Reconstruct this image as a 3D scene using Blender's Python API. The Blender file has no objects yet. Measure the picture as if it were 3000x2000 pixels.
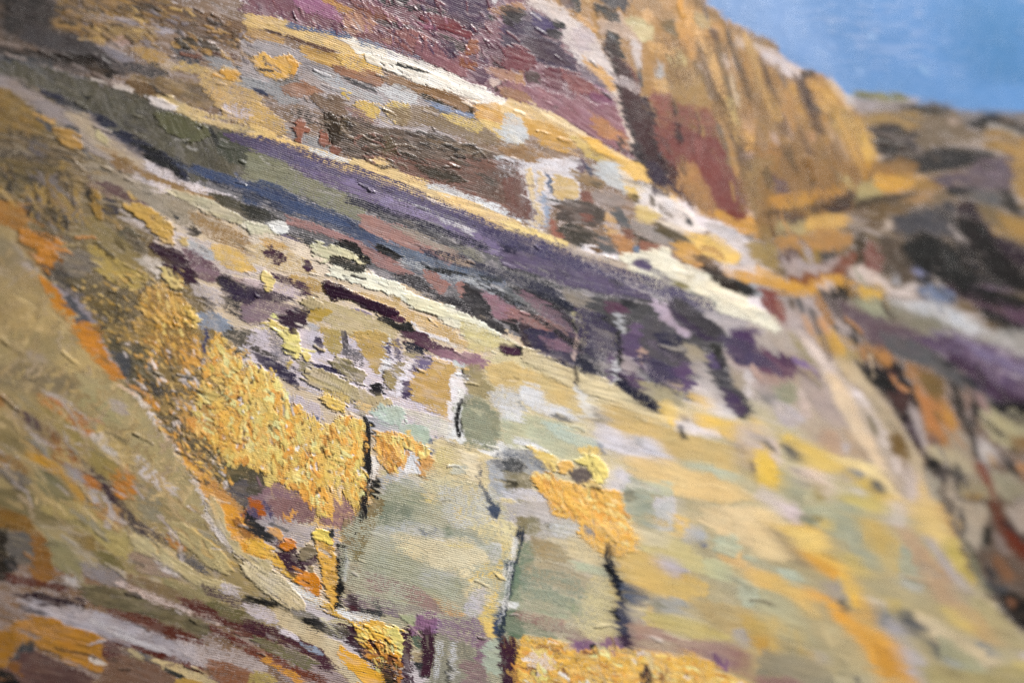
import bpy, math
import numpy as np
from mathutils import Matrix, Vector

# ------------------------------------------------------------------ camera, light, exposure
scene = bpy.context.scene
W, H = 3000.0, 2000.0                 # the photograph's own pixels; strokes are noted down in them
FPX = 5000.0                          # focal length in those pixels (60 mm on a 36 mm sensor)
ZC = 0.46                             # metres from the lens to the canvas along the optical axis
hx = np.array([8400.0, 2660.0, FPX]); hx /= np.linalg.norm(hx)      # weft direction seen by the camera
nv = np.array([FPX, 0.0, -8400.0]); nv /= np.linalg.norm(nv)        # canvas normal, towards the lens
up = np.cross(nv, hx)                                               # warp direction, upwards
BASE_Z = 1.30                         # height of the middle of the framed detail above the floor
def cam_to_world(c):
    c = np.asarray(c, float)
    return np.array([hx @ c, -(nv @ c), up @ c])
cam_pos = cam_to_world([0, 0, -ZC]) + np.array([0, 0, BASE_Z])
ex, ey, ez = cam_to_world([1, 0, 0]), cam_to_world([0, -1, 0]), cam_to_world([0, 0, -1])
cd = bpy.data.cameras.new("camera"); cam = bpy.data.objects.new("camera", cd)
scene.collection.objects.link(cam)
cam.matrix_world = Matrix(((ex[0], ey[0], ez[0], cam_pos[0]), (ex[1], ey[1], ez[1], cam_pos[1]),
                           (ex[2], ey[2], ez[2], cam_pos[2]), (0, 0, 0, 1)))
cd.lens = 60.0; cd.sensor_width = 36.0; cd.clip_start = 0.02; cd.clip_end = 20.0
def plane_lambda(u):
    return (nv[2] * ZC) / (nv[0] * (u - W / 2) / FPX + nv[2])
cd.dof.use_dof = True
cd.dof.focus_distance = float(plane_lambda(1100.0))
cd.dof.aperture_fstop = 6.0
scene.camera = cam

world = bpy.data.worlds.new("World"); scene.world = world; world.use_nodes = True
world.node_tree.nodes["Background"].inputs[0].default_value = (0.93, 0.96, 1.0, 1)
world.node_tree.nodes["Background"].inputs[1].default_value = 0.10
ld = bpy.data.lights.new("gallery_lamp", 'AREA'); lamp = bpy.data.objects.new("gallery_lamp", ld)
ld.shape = 'DISK'; ld.size = 0.14; ld.energy = 9.9; ld.color = (1.0, 0.965, 0.92)
lamp.location = (0.27, -0.30, BASE_Z + 0.53)
lamp.rotation_euler = (Vector((0.06, 0, BASE_Z)) - lamp.location).to_track_quat('-Z', 'Y').to_euler()
scene.collection.objects.link(lamp)
scene.view_settings.view_transform = 'Standard'; scene.view_settings.look = 'None'
scene.view_settings.gamma = 1.0; scene.view_settings.exposure = 0.0
scene.view_settings.use_curve_mapping = False
scene.render.engine = 'CYCLES'
scene.cycles.use_denoising = False
scene.cycles.max_bounces = 4
scene.cycles.sample_clamp_indirect = 3.0
scene.cycles.sample_clamp_direct = 5.0

# ------------------------------------------------------------------ stroke notes
# T ox oy: tile origin, coordinates in tenths of a 3.136x view; G: the whole picture; R: painted passage
# P colour polygon / S colour width path | c coverage  t thickness(mm)  r raggedness  a bristle angle
# m= second colour  s streak strength  l lumps  q cross ridges  f feather
NOTES = """
G
R sky
P 5a8fcc 150,-3 240,-3 240,30 225,28 212,26 205,24 196,24 190,19 183,16 174,9 166,4 156,-2 | r1 t.01 s.2 a0 c1 v.25
P 7ba2d8 155,-3 182,-3 190,12 195,22 186,16 172,8 160,0 | f90 t.01 s.15 a0 c1 v.25
P 4788c4 218,-3 240,-3 240,24 226,22 220,12 | f120 t.01 s.15 a0 c1 v.25
P 6094d0 196,16 215,18 230,22 228,27 212,25 200,24 | f60 t.01 s.15 a0 c1 v.25
R gold
P b48644 118,-3 156,-3 166,4 174,9 183,16 190,19 196,24 201,38 200,45 176,55 160,48 150,42 146,34 143,20 136,9 | t.03
R ridge
P 7e6a4c 194,22 205,22.5 212,24 225,25 240,25 240,80 200,72 190,66 176,62 172,54 195,44 201,38 | t.03
R plum
P 8f5c60 52,-3 120,-3 130,6 138,14 143,22 145,34 149,43 140,38 128,30 112,21 95,14 75,7 | t.05 c.85
R ledge
P 8a7056 -5,-3 50,-3 62,5 80,10 100,17 120,27 135,35 150,47 160,52 172,60 176,66 165,64 140,58 120,53 105,48 90,43 75,39 58,33 40,27 20,20 -5,13 | t.04 c.8
R band
P 6a6470 -5,12 20,18 40,26 58,33 75,39 90,43 105,48 120,53 140,58 160,65 176,73 188,82 190,88 172,92 150,93 132,84 120,78 100,69 80,60 60,52 40,40 20,30 -5,18 | t.04 c.85
R crag
P c4b290 -5,17 20,30 40,40 60,52 80,60 100,69 120,78 132,84 128,98 110,104 100,118 88,120 76,142 60,130 50,115 40,108 30,94 20,78 8,60 -5,48 | t.03 c.8
P 7c6a44 -5,17 10,20 22,34 36,48 44,60 48,72 46,84 38,96 28,88 16,68 4,54 -5,46 | t.03 c.85
R blaze
P dcae5c 36,92 46,80 56,84 74,98 84,96 86,118 80,125 66,116 50,106 40,104 | t.05 c.75
R pale
P c9bd8c 112,80 132,84 150,92 168,94 180,100 200,110 215,130 235,160 120,160 76,145 78,130 86,118 88,108 100,103 | t.03 c.8
P b8ae84 165,94 180,88 200,100 215,125 235,148 235,160 170,160 150,130 145,105 | f60 t.03 c.9
R ravine
P 7c6a58 178,64 195,66 215,76 240,92 240,150 232,140 222,128 212,112 200,92 188,82 178,74 | t.03
P b4a48c 176,72 190,84 205,100 215,120 228,140 236,152 236,160 220,150 205,125 190,105 178,90 170,76 | t.03 f20
R sand
P 9c8a5a -5,46 6,56 18,74 28,90 38,106 52,126 66,140 80,150 70,150 50,140 30,133 -5,128 | t.03
R fore
P 84684c -5,126 30,132 50,139 70,148 86,158 86,160 -5,160 | t.03 c.85

T 0 0
R ledge
P 2e2623 -2,-2 40,-2 55,8 50,25 30,35 0,40 | f40 t.03
P 4a423e 10,2 55,6 75,25 95,45 75,58 40,50 15,35 | f40 c.85
P 6e5436 50,-2 125,-2 165,6 185,15 150,22 110,17 75,15 55,12 | m=a8833f s.9 a25 c.85
P 8f6b45 120,2 165,6 205,17 235,28 235,45 210,42 180,32 150,22 | m=4a3a2c s.9 a20 c.85
P 7a5a3a 60,20 100,20 130,27 150,38 120,40 90,36 70,30 | m=b08c48 s.9 a20
P 9a9294 106,18 126,20 132,25 118,24 | c.7
P b0a8a8 143,26 156,25 160,30 150,33 144,30 | c.7
P b99252 52,20 66,18 72,26 60,30 50,27 | f20
P a58850 84,28 105,25 140,28 145,35 120,40 98,38 | c.6 a15
P c0a090 100,36 112,33 120,40 110,44 | c.5
P 48423a 100,5 140,5 150,12 160,16 140,14 110,10 | c.5 a35
P 505060 158,46 175,47 190,55 185,60 165,58 | c.8
P 8c8c98 192,52 210,55 216,64 205,68 195,60 | c.7
P c09a50 118,43 140,44 158,56 150,66 140,60 128,52 | c.75 a70 m=8a6a40
P c8a860 150,58 175,58 192,64 188,70 165,66 150,65 | c.75 a70
P 4a4636 163,38 172,35 181,36 190,40 199,46 198,51 190,48 184,43 172,45 162,41 | t.3
P 221f1c 183,40 189,46 195,52 190,50 184,44 | t.1
P 8a5a44 163,47 172,48 188,52 186,55 172,53 | t.15
S 6a4a3c 5 196,50 216,53 | s.8
P 5c5654 25,24 60,30 95,44 120,55 130,66 105,68 80,58 50,48 20,38 | m=3e3a3c s.9 c.85 f12
P 8d878a 90,43 112,48 124,56 112,58 98,50 | c.6
P 4a4644 125,60 150,60 155,70 140,74 128,68 | c.7
P c4b29c 150,55 160,58 158,66 150,62 | c.5
S 3a2c22 10 -2,42 40,52 75,59 102,68 | r3
P 54402a 80,61 99,65 96,70 88,75 84,70
P 4e5460 -2,51 30,53 50,57 48,62 20,59 -2,57 | f10 c.9
P 6a5f58 50,59 78,64 80,70 60,66 | f8
P 6e5a40 118,68 150,72 190,80 200,92 195,99 170,98 150,90 130,88 120,80 | m=9a8050 s.9 a18 c.85
S 7a5e3a 16 122,80 138,88 130,89 | q.6 t.15
S 4a3c2c 3 138,78 150,88 160,92 | r2
P c9a766 184,70 196,66 212,64 222,72 235,86 235,122 215,112 200,96 188,84 | c.68 a20 t.12 r8
P d9a040 195,70 205,67 215,65 219,69 216,74 205,72 | t.2
P 5a5a68 215,60 235,62 235,85 226,78 220,70 | c.75 a35
P 2e3450 219,70 235,78 235,84 224,76
P c8c0c4 204,96 222,98 235,104 235,112 212,108 | c.45 a75
R band
P 5c5847 -2,56 40,62 82,74 120,86 140,93 165,104 200,115 235,127 235,158 165,158 150,145 110,118 60,92 36,80 -2,68 | c.92 m=6c6850 s.8 a65 t.1
P 70704e 140,104 172,108 195,122 180,132 150,120 | a65 q.4 t.2 m=58583e
P 4e5240 195,122 235,135 235,150 210,150 198,135 | c.8 a70
P 25241f 74,85 79,90 87,89 84,91 77,91 | t.02
P 2e3030 181,117 186,118 184,120 | t.02
S 2e3030 3 193,119 198,126 200,132 
P 33352c 168,131 173,132 171,134
P 2e3046 37,83 48,86 65,96 85,104 110,118 140,135 165,150 175,158 155,158 135,145 108,132 80,110 55,98 | t.1 m=3c3e58
P 1a1c2a 118,128 140,138 160,150 168,158 150,156 135,145 | t.08
P 5a4260 205,122 235,130 235,138 214,129 | c.85
R ledge
P c9bfb0 82,73 100,77 120,80 123,86 108,82 | t.12
P cdb478 138,86 160,92 190,108 235,122 235,128 190,113 160,101 | t.12
P d5ccc0 136,89 150,92 164,101 158,102 142,96 | t.2
R crag
P 9c9088 -2,69 20,75 36,86 55,100 85,110 105,130 135,146 152,158 116,158 100,150 84,142 78,128 66,116 50,112 35,104 20,90 -2,78 | f8
P b9a887 58,100 80,108 100,130 125,145 138,155 110,150 90,135 75,118 | f14 a25
P bcb080 88,118 100,128 98,134 88,128 | t.15
P 8a6e38 -2,78 15,86 30,100 42,114 44,122 30,126 15,122 -2,118 | m=a58444 s.8 c.9
P 4d463c -2,118 25,124 50,128 70,140 72,158 -2,158 | c.7 m=8a7040 s.9 r9
S 5a5660 4 35,105 43,112 48,121
S 5a565e 4 64,116 72,122 76,135 83,147
P b88e48 50,120 62,119 73,125 75,134 68,139 56,131 | t.3
P 6a6260 30,130 45,140 40,150 25,142 | f8 c.7
P 8c6c40 100,140 120,150 125,158 108,158 | c.8

T 750 0
R plum
P 94605f -2,-2 66,-2 80,15 82,31 50,28 20,18 -2,12 | c.88 m=7c4a56 s.9 a70 t.12
P a8697f 33,-2 64,-2 75,8 78,20 60,16 45,10 36,4 | c.9 a30 t.12
P b9853f 60,-2 75,5 95,14 92,17 75,10 62,3 | c.8
P b98a6c 82,14 92,12 105,15 110,25 100,32 85,33 82,26 | a60 t.15
P 9a6660 85,0 105,3 138,20 140,26 118,18 98,10 | a60 t.15
P 8a5038 88,6 118,16 125,22 108,18 92,12 | c.7
P 3a3036 100,-2 140,-2 138,6 115,4 | c.8
P 5c3a58 135,-2 216,-2 217,15 205,28 180,20 175,8 150,4 | t.12
P 3a3038 136,5 150,5 172,8 176,14 160,14 140,10 | c.85
P 6a3f4c 165,12 185,16 205,26 206,34 190,30 170,22 | m=54384a s.9
P 8c4448 152,15 170,17 188,25 200,32 196,37 180,31 160,25 | t.2 m=a05c58
P a5606e 146,19 158,22 168,28 155,27 | t.15
P 4a4440 110,19 130,22 150,27 148,31 120,25 | c.65
P 4c433c 162,31 180,36 198,44 192,48 172,40 | c.65
P 986560 83,33 105,31 140,32 170,40 186,52 190,64 170,63 150,53 110,45 92,38 | m=7c4c50 s.9 a65 t.15
S 9c6a64 16 128,33 145,38 165,49 | q.5 t.2
S a06a68 19 152,44 170,52 188,62 | q.5 t.2
P a87c68 114,36 122,36 126,40 118,42 | t.15
P 5a3f54 166,38 180,38 187,50 180,55 168,46 | t.12
P a5623a 196,38 203,37 205,48 195,52 192,48 | t.15
P 9a5838 188,53 205,54 203,63 190,62 | t.12
P 744650 203,40 220,40 235,46 235,56 215,52 | c.85 m=94606a
P 6c4658 195,52 212,53 214,59 200,57
P 6e4456 200,63 212,65 214,72 207,77 200,70
P 5a3238 218,54 235,57 235,65 220,61
P b08468 212,61 235,67 235,78 222,74 | c.85
P d0b8a8 214,74 225,73 228,80 218,81 | c.8
S 5a3c34 6 221,81 229,77
P b5845c 226,80 237,74 237,93 229,87
P 2a2428 215,14 221,15 220,20 216,19
P b5824c 218,8 237,1 237,14 222,14
P 5e4064 224,20 237,18 237,32 226,28
P c8c0c8 216,4 220,-2 224,-2 219,6
R ledge
P d9b76e -2,13 20,18 50,27 80,34 100,40 120,47 118,60 95,54 70,47 40,38 20,30 -2,24 | c.9 t.08 a17
P f2ead8 82,34 100,40 120,47 145,55 165,63 185,72 205,82 225,90 237,95 237,108 215,100 195,90 175,80 155,72 135,66 115,60 95,54 | c.88 t.1 a20
S 5a6a90 3 30,23 55,28 85,35 | c.7
S 7a8498 2.5 95,39 125,47 150,55 | c.5
P a8a09c -2,30 20,38 45,48 70,62 100,66 120,72 160,88 195,108 200,120 170,130 120,125 80,110 40,95 -2,80 | c.7 t.03
P b58a3e 40,44 60,47 80,53 80,60 70,62 55,57 44,50 | a17 m=d2aa58 s.9
P b8904e -2,26 14,30 28,38 26,44 10,38 -2,34 | c.8
S 5a3c34 2.5 8,27 22,32 | r1
S 6a4430 2.2 28,34 50,41 72,48 | r1 c.8
P 9c9896 -2,38 18,42 42,50 55,60 40,60 20,50 -2,46 | c.75
P 8c8684 38,52 60,60 72,68 60,70 45,62 | c.7
P d6a84c 15,55 22,51 32,53 39,60 37,68 28,73 18,75 8,72 2,66 -1,55 6,50 12,52 | t.15 c.85 a50
S d29a3c 5 30,53 38,61 34,70 | t.15
S 6a5a48 2 8,53 10,60 | c.6
S 5a4c40 2 2,65 15,66
P 6a665c 12,74 30,74 40,70 38,78 25,82 | c.6
P 8f9098 -2,70 20,78 35,80 40,95 25,96 10,86 -2,80 | c.7
P 3c4260 -2,80 8,84 12,90 5,88
P dcb45a 76,50 100,52 114,60 116,68 95,67 82,62 | c.72 t.12
S eee8d2 11 104,54 125,61 145,69 175,82 | t.2 c.9
S f0ead8 8 160,74 185,84 205,94 | t.15 c.9
S 2e342e 1.6 130,59.5 145,64 158,69 | t.0
P 2c3028 113,58 119,61 117,62 | t0
P 2c3028 121,58.5 128,61 125,61.5 | t0
P 30342c 129,64 135,67 133,68.5 | t0
S 4a4a40 1.5 172,78 182,85 | t0
P e0a94c 200,97 215,95 237,103 237,113 215,116 203,108 | m=edc47c
P e6c878 208,112 230,116 237,124 237,133 222,128 | c.85
P 9c6c4c 70,62 95,66 115,70 117,75 112,82 100,76 80,70 | t.1
P 544c58 80,71 90,73 100,78 110,82 108,86 98,82 85,75 | t.12
P a9a9b2 52,65 80,72 100,84 116,90 114,95 85,86 60,74 | c.55
P 8f6448 23,82 45,75 58,82 60,88 40,90 25,88 | m=a87a58 s.8
P 8c7258 42,90 62,86 80,90 86,105 75,107 60,98 | m=6a543e s.9 a60 t.15 q.4
S 8f6b42 9.5 120,73 150,83 180,92 198,103 | t.15 m=a8845c
P 4a3c28 196,95 200,99 202,110 198,111 195,104 | t.15
S 3e3826 4 154,88 170,96 185,103 | c.6
S 3e3826 4 160,98 180,108 | c.5
P c5c6cc 112,80 130,80 152,90 142,96 118,88 | c.65
S 8898b8 4.5 158,95 178,102 197,108 | c.75
P d0b058 93,94 112,96 114,105 105,113 92,104 | c.8 a70 t.15
P cbb060 115,95 140,96 142,108 135,116 128,112 118,101 | c.6 a50 t.15
S d0b454 4 81,82 85,91
P 9a835f 115,101 150,98 190,110 215,122 226,135 200,131 160,116 132,113 | c.85 m=7c6848 s.9
P 94746a 85,96 100,105 115,115 100,119 86,108 | c.75
P d8bc64 170,104 190,108 210,116 204,122 182,114 | c.6
P c9a55a -2,95 10,98 20,105 28,118 26,125 -2,125 | c.7 t.1
P 8a8a94 28,118 40,122 60,130 68,140 60,146 40,132 | c.55
P a0654c 38,108 43,110 43,118 49,119 42,122 41,131 37,131 36,120 | t.25
P 9a604a 59,118 68,122 69,132 62,136 58,130 | t.2
P 4a4038 30,98 48,100 58,108 50,114 36,108 | c.55
P 5a4c40 58,105 85,108 110,115 140,118 160,125 190,132 215,140 221,148 200,155 160,158 110,158 90,146 75,138 62,122 | c.85 m=7a6652 s.9 a12 t.12
S 4e4234 10 66,108 76,122 72,130 | q.7 t.3
S 6c5c44 8 82,110 80,122 | q.6 t.2
S 6a5c44 10 120,128 123,140 117,156 | q.9 t.35
P 4a4030 128,138 150,146 152,154 134,148 | c.85 t.15
P 8e6454 102,140 125,140 148,150 148,158 108,158 | c.5
P 7e6a50 150,124 180,130 215,140 205,146 170,136 | c.85
P 4a4036 155,122 175,126 178,130 160,127 | c.8
P 4c4034 168,133 190,137 190,141 172,139 | c.8
P 8a5a48 69,135 78,137 75,143 69,141 | t.15
P a08256 224,136 237,131 237,143 228,141
P b8b8c4 221,146 237,142 237,158 219,158
P 5a5044 210,148 222,150 220,158 208,158
P e0bf76 -2,115 25,127 45,134 70,142 95,150 117,158 84,158 60,148 40,140 20,132 -2,124 | t.1 c.92
P ccd0d8 48,136 68,142 90,150 84,150 60,143 | c.6
R band
P 6a5570 -2,128 20,133 45,145 70,158 45,158 25,150 -2,140 | c.8
P 7d7e5e -2,138 20,145 38,158 -2,158 | c.85

T 1500 0
R plum
P cfc4ba 17,-2 30,3 42,8 55,15 68,25 78,36 85,47 92,58 96,70 98,82 99,90 92,87 85,79 72,69 62,61 57,51 52,41 45,31 38,21 25,12 13,6 | m=ddd2c4
P c2b4b0 54,25 68,27 75,38 66,50 58,42
P d8a860 66,54 80,60 92,75 97,88 88,81 75,69
P 8e7a7c 60,60 75,68 88,82 80,83 66,73
P 553a58 -2,20 15,10 25,15 40,20 50,25 42,29 45,38 52,48 58,58 61,69 45,66 25,56 10,46 -2,41 | m=402c48
P 5a4470 14,10 28,14 40,22 36,28 20,23
P 3a3038 30,28 45,30 48,40 35,37
P 3a2a30 -2,10 8,8 10,18 -2,24
P 2e2a38 38,18 50,24 44,27 38,24
P 5e3e4c 10,35 35,38 50,50 55,62 30,56 12,46 | m=4a3246 s.8
P 8e484a -2,45 12,45 20,52 22,60 15,66 -2,66 | t.15
P 84444a 30,62 45,64 48,72 42,80 30,77 | t.15
P 9a5e5a 45,65 62,70 80,80 85,89 70,87 52,83 | t.15
P 9a5c70 70,85 92,90 93,98 80,97
P a06a6a -2,75 20,80 45,88 70,93 95,100 102,115 108,131 100,136 80,128 60,115 40,107 20,95 -2,83 | m=b07c7c t.12 a35
P 5c4440 13,66 25,68 26,77 15,77
P c09060 4,68 12,66 12,74 4,75
P a87c5c -2,80 10,84 19,92 8,92 -2,88
P c58a58 72,105 85,110 95,120 98,131 85,128 76,118
P b5805c 100,120 107,128 110,140 102,136
P 5c4c44 97,127 101,127 103,138 98,138
S d8c8b4 4 97,84 100,103 106,122 112,143 120,158
R ledge
P e4c484 -2,93 15,95 35,108 55,120 75,130 95,140 110,150 122,158 90,158 80,150 70,140 45,130 30,125 12,115 -2,105 | a30
P d0a24c 10,108 30,112 50,125 60,137 45,139 25,131 12,121 | c.85
P cdb564 55,125 75,135 90,148 85,153 65,141
P f0c058 60,122 80,133 105,149 120,158 100,158 85,146 70,134 | t.1
S eed6a0 3 12,95 40,110 65,123
P ccd0d4 -2,105 10,112 15,125 10,132 -2,131 | c.85
P a07c50 -2,133 15,138 40,147 62,158 35,158 15,149 -2,143 | a25
P 6a5260 60,148 65,146 68,156 62,157
P d4d2d0 -2,145 25,154 25,158 -2,158
R gold
P b88a48 108,-2 165,-2 190,15 215,30 237,43 237,158 142,158 140,130 130,100 120,85 115,60 112,35 105,15
P 2c2a30 55,-2 63,2 64,10 59,13 55,6
P 2e2c34 75,3 95,8 100,18 103,22 98,24 85,18 76,12
P 4e3c50 82,-2 109,-2 108,7 98,9 85,6
P 6e5a58 43,-2 55,1 58,8 48,6
P c8a060 64,-2 75,-2 73,6 66,4
P d09a50 59,13 70,20 78,28 72,28 62,20
P b08a58 110,-2 130,1 145,10 150,20 140,22 128,15 115,10
P e0b070 118,8 128,8 131,18 122,22
P d0c48c 103,16 118,18 130,25 128,35 118,38 108,28 | m=dccf9c
P c4b070 139,45 152,45 161,55 155,63 145,58
P c8ae94 79,20 100,24 112,30 116,38 105,36 90,31 82,31
P d8a860 125,38 140,42 150,48 140,52 128,48
P d4c8bc 112,38 118,42 119,62 115,67 112,50
P 5c5c6c 115,64 119,64 120,79 116,79
P 80683c 135,22 148,20 155,32 152,38 142,30
P d49c4c 150,20 165,14 172,30 175,45 168,53 158,46
P c0a870 165,10 180,14 184,24 172,23
P e0b068 169,29 182,38 190,60 200,90 196,101 186,72 174,51
P 5c4a48 182,26 188,28 191,36 188,40 184,34
S 6e5c40 3.5 188,40 192,55 197,75 201,92
P a8864c 140,62 165,60 180,75 186,96 175,99 150,91 142,76
S 8a7040 4 168,58 178,75
S d8c4b0 3.5 174,62 181,71
S cfb89c 4 180,75 185,92
P b4b4b8 132,61 139,60 140,70 133,72
P d4a860 130,72 141,72 144,86 132,86
P c4b06c 195,88 205,94 213,112 209,119 200,108
P 8e4e46 127,86 145,87 150,93 165,95 185,103 190,118 195,135 199,158 170,158 162,140 158,120 150,119 135,113 130,99 | m=9c5c50
P 4c3230 147,89 150,89 153,106 148,106
P 9c5a4c 132,89 145,90 146,104 136,102
P b98850 137,118 152,118 160,135 165,158 143,158 140,135
S 54403a 4 160,122 168,145
S 7c6c58 5 190,118 197,140 201,158
S 94703c 6 160,-1 185,14 212,30 237,44
P d0bca4 198,34 212,33 226,40 237,50 237,64 224,52 208,43
P a07430 198,46 225,48 237,66 237,102 225,97 212,77 205,61 | m=b88840
S cdb8a4 4 196,53 200,63
S cdb8a4 3.5 205,55 210,64
S d0b890 4.5 203,72 209,96
S d4a458 5 218,66 224,84
P c8b4a0 221,88 230,94 234,111 228,113
S 7c6a44 5 226,76 236,100
P c09464 205,102 222,106 228,124 214,122
P 54403c 200,116 205,118 210,130 217,148 220,158 212,158 207,140
P e0ac58 214,124 222,127 223,141 215,139
P b8a098 211,140 222,141 227,158 219,158
P 8a6430 223,129 237,127 237,158 228,158
R plum
P 4c2a2e 80,35 88,36 95,48 101,60 105,80 111,100 109,107 102,92 96,72 90,52
P 16161c 88,29 95,31 100,40 104,53 100,56 95,50 90,40
S 6a7080 3 90,31 95,41
P 9a4038 89,46 94,46 99,56 94,60
P 7c3c38 96,62 108,59 115,68 117,86 112,93 102,86 98,76
P 2e2c34 100,90 111,93 109,107 103,104
P 4e3438 108,93 122,88 130,100 135,115 140,128 143,146 141,158 115,158 110,140 108,120 | m=5e3c3c
P 4a3a50 112,130 130,135 138,150 130,158 116,151
P 6a6478 130,138 138,140 138,151 130,151

T 2250 0
R sky
P 7ea4d8 43,43 50,46 55,51 48,49 | f8 t.01 c1 v.25
P 7ea6d8 92,31 98,32 99,37 93,36 | f8 t.01 c1 v.25
P 7ca4d8 80,62 88,64 90,70 83,68 | f8 t.01 c1 v.25
P 7aa6d8 138,60 145,63 148,71 142,68 | f8 t.01 c1 v.25
P 7aa2d8 56,37 62,40 62,44 57,42 | f8 t.01 c1 v.25
R gold
P b0823e -2,44 5,52 15,57 28,64 33,66 45,69 55,73 65,85 72,95 80,103 85,112 92,125 103,147 96,158 -2,158
P d4c8c0 -2,46 8,51 18,59 30,63 31,75 20,70 10,62 -2,58
P 544640 31,66 40,66 45,72 38,72 34,78 42,88 48,100 51,107 42,103 35,92 30,78
P 76706c 8,62 14,70 19,76 18,83 13,75
P c89644 20,77 28,77 33,90 37,106 26,106 21,90
P d0a050 38,76 50,78 57,90 62,104 55,104 46,92
P c8973c 53,75 60,82 67,101 60,98
S e0c090 4 57,75 66,86 76,99
P b49a5c 55,100 70,100 80,110 75,126 62,121
P d8ac54 70,110 82,111 92,127 103,146 93,151 82,136
P a07a44 -2,80 15,90 30,110 45,130 61,158 -2,158 | m=b08850
P b88848 12,80 24,92 30,110 20,104
S c4a488 6 14,106 22,126
S c8a890 4 5,124 10,134
P c8986a 37,121 44,122 46,131 39,130
P 7c5c40 28,118 36,124 44,146 36,142
S 6e5438 5 13,135 20,158
P c0a078 55,120 68,125 75,145 66,142
S 7a5c3c 5 60,130 66,150
P a8783c -2,130 12,135 18,158 -2,158
R ridge
P 85844e 74,87 95,85 110,88 120,86 131,92 125,97 105,96 85,91
P aaa09c 74,90 95,93 110,97 130,93 139,92 126,101 100,103 80,101
P d4d0c8 68,87 76,89 80,95 73,94
P 4e4638 118,98 150,96 166,100 160,106 140,106 122,103
P a5854c 100,103 135,104 146,110 135,121 125,121 115,116 95,116 85,108
P 3c3632 97,118 110,114 120,117 128,123 136,118 139,135 141,143 125,145 105,141 96,128 | m=4a3c40
P 7c6c54 140,107 170,105 186,112 180,126 160,131 142,141 138,125
P b8a088 168,109 173,110 174,115 168,115
P 85807c 174,100 200,102 237,98 237,116 215,106 200,113 185,116
P b0aca0 200,114 215,116 237,124 237,132 215,122
P 1c1c26 196,103 210,105 225,113 237,118 237,128 220,118 205,112 198,121 184,117 186,112 197,110
P a5803f 199,120 215,118 228,125 237,132 237,146 225,143 200,136
P 38323a 138,142 160,135 185,137 210,142 206,150 180,155 140,158 120,151 104,151 110,145
P 8a7c70 136,134 142,136 142,144 137,142
P 6c5c64 190,150 215,145 224,143 226,158 190,158
P b08c50 225,139 237,134 237,158 227,158
P 9a7440 95,152 120,147 139,152 136,158 90,158
T 0 500
R crag
P 5a5038 -2,-2 50,-2 62,15 45,30 20,22 -2,16 | c.75 m=8a7440 s.9 r8
P 7a7470 45,5 62,12 60,22 48,18 | f8 c.8
P 96783a 22,14 55,19 70,30 73,46 60,51 45,36 28,26 | c.7 m=b08e48 s.9 a60
P 4c4230 28,34 50,35 61,49 54,56 34,49 | c.7 m=7a6840
P 9c9078 75,-2 115,2 150,18 172,30 170,45 150,40 120,28 95,12 | c.85 t.05
P 97784a 112,-2 135,3 165,12 200,25 216,36 195,29 170,20 140,10 | a22
P d8d0cc 133,-2 150,2 170,10 185,15 216,24 200,22 175,15 150,6 | c.8
P 55503c 190,20 215,25 237,38 237,50 222,47 212,38 200,28 | c.9 a22
P d0c6c0 124,6 150,15 176,26 165,26 140,15 123,9 | c.75
P bdb590 154,18 185,25 210,37 223,46 210,48 190,39 170,29 | t.2
P e0d8bc 221,49 237,45 237,56 225,53 | t.2
P 6e5450 92,11 108,15 120,25 142,36 130,37 112,27 95,18 | c.8 a30
P 5a4c38 55,-2 76,5 86,20 70,26 55,16 | c.6 m=a5853e s.9
P 2c3038 80,20 88,22 89,28 82,27
P 4a4448 94,26 105,27 111,38 101,44 94,39 | c.85
S a5813c 6 85,17 88,30 93,42 | t.2 c.8
S a5813c 4 90,22 92,33 | t.2
P c4b8ae 113,44 140,58 150,78 175,90 205,97 237,97 237,84 200,68 180,62 160,55 | c.8
P a4a8b4 165,62 185,68 202,80 190,82 172,74 | c.75
P c5a050 113,32 125,30 140,38 150,45 157,52 159,68 155,76 150,70 148,62 140,55 125,42 | t.25 l.3
P 9a8e74 148,25 175,30 186,45 170,51 155,41 | c.7
P 9c7c4a 170,38 200,45 225,62 237,74 237,86 215,76 190,61 | c.6 t.06
P 3c4048 159,41 166,44 163,46
P 4c443c 171,54 180,52 186,58 180,61 174,60
P d8b460 195,67 210,69 230,82 234,92 220,94 205,86 196,81 | c.85
P c8ac68 165,60 172,60 172,68 166,68 | t.15
P 7c5a5c 168,70 190,80 201,92 201,101 185,103 178,92 172,82 | c.85
P 4a2c38 141,67 155,70 165,74 172,82 178,92 183,97 176,101 168,97 160,85 150,77 140,74 | t.15 m=5c3844
S 8c6a6c 5 180,90 210,100 237,107 | c.6
P 3a2a3c 199,97 208,93 215,102 225,106 237,105 237,121 222,122 208,112 | t.12
P 3e3040 200,110 220,119 237,134 228,141 208,129 | c.6
P b8b0ac 175,100 200,111 206,126 180,116 | c.45
S 3c2e44 5 187,115 195,125 200,138 216,149
P 8890a0 180,130 200,130 216,146 206,156 185,151 | c.8 a80
P 2c303c 193,146 200,148 199,153 194,150
P 6e6650 108,60 117,51 125,58 130,70 128,76 120,70 112,66 | t.2
P 3c3a34 124,62 130,68 129,76 126,70
P 9c8850 68,42 85,44 100,55 115,65 130,80 139,96 125,99 108,86 90,76 75,60 | a40 c.85 m=7c6c44 s.9
P b39a4e 82,68 100,75 118,90 136,97 131,109 112,107 95,96 82,80 | c.85 a40 t.1
P c9c0b0 128,78 145,82 158,95 150,100 136,92 | c.7
R crag
P a8742e -2,27 20,29 28,38 26,50 18,56 5,51 -2,46 | c.9
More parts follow.
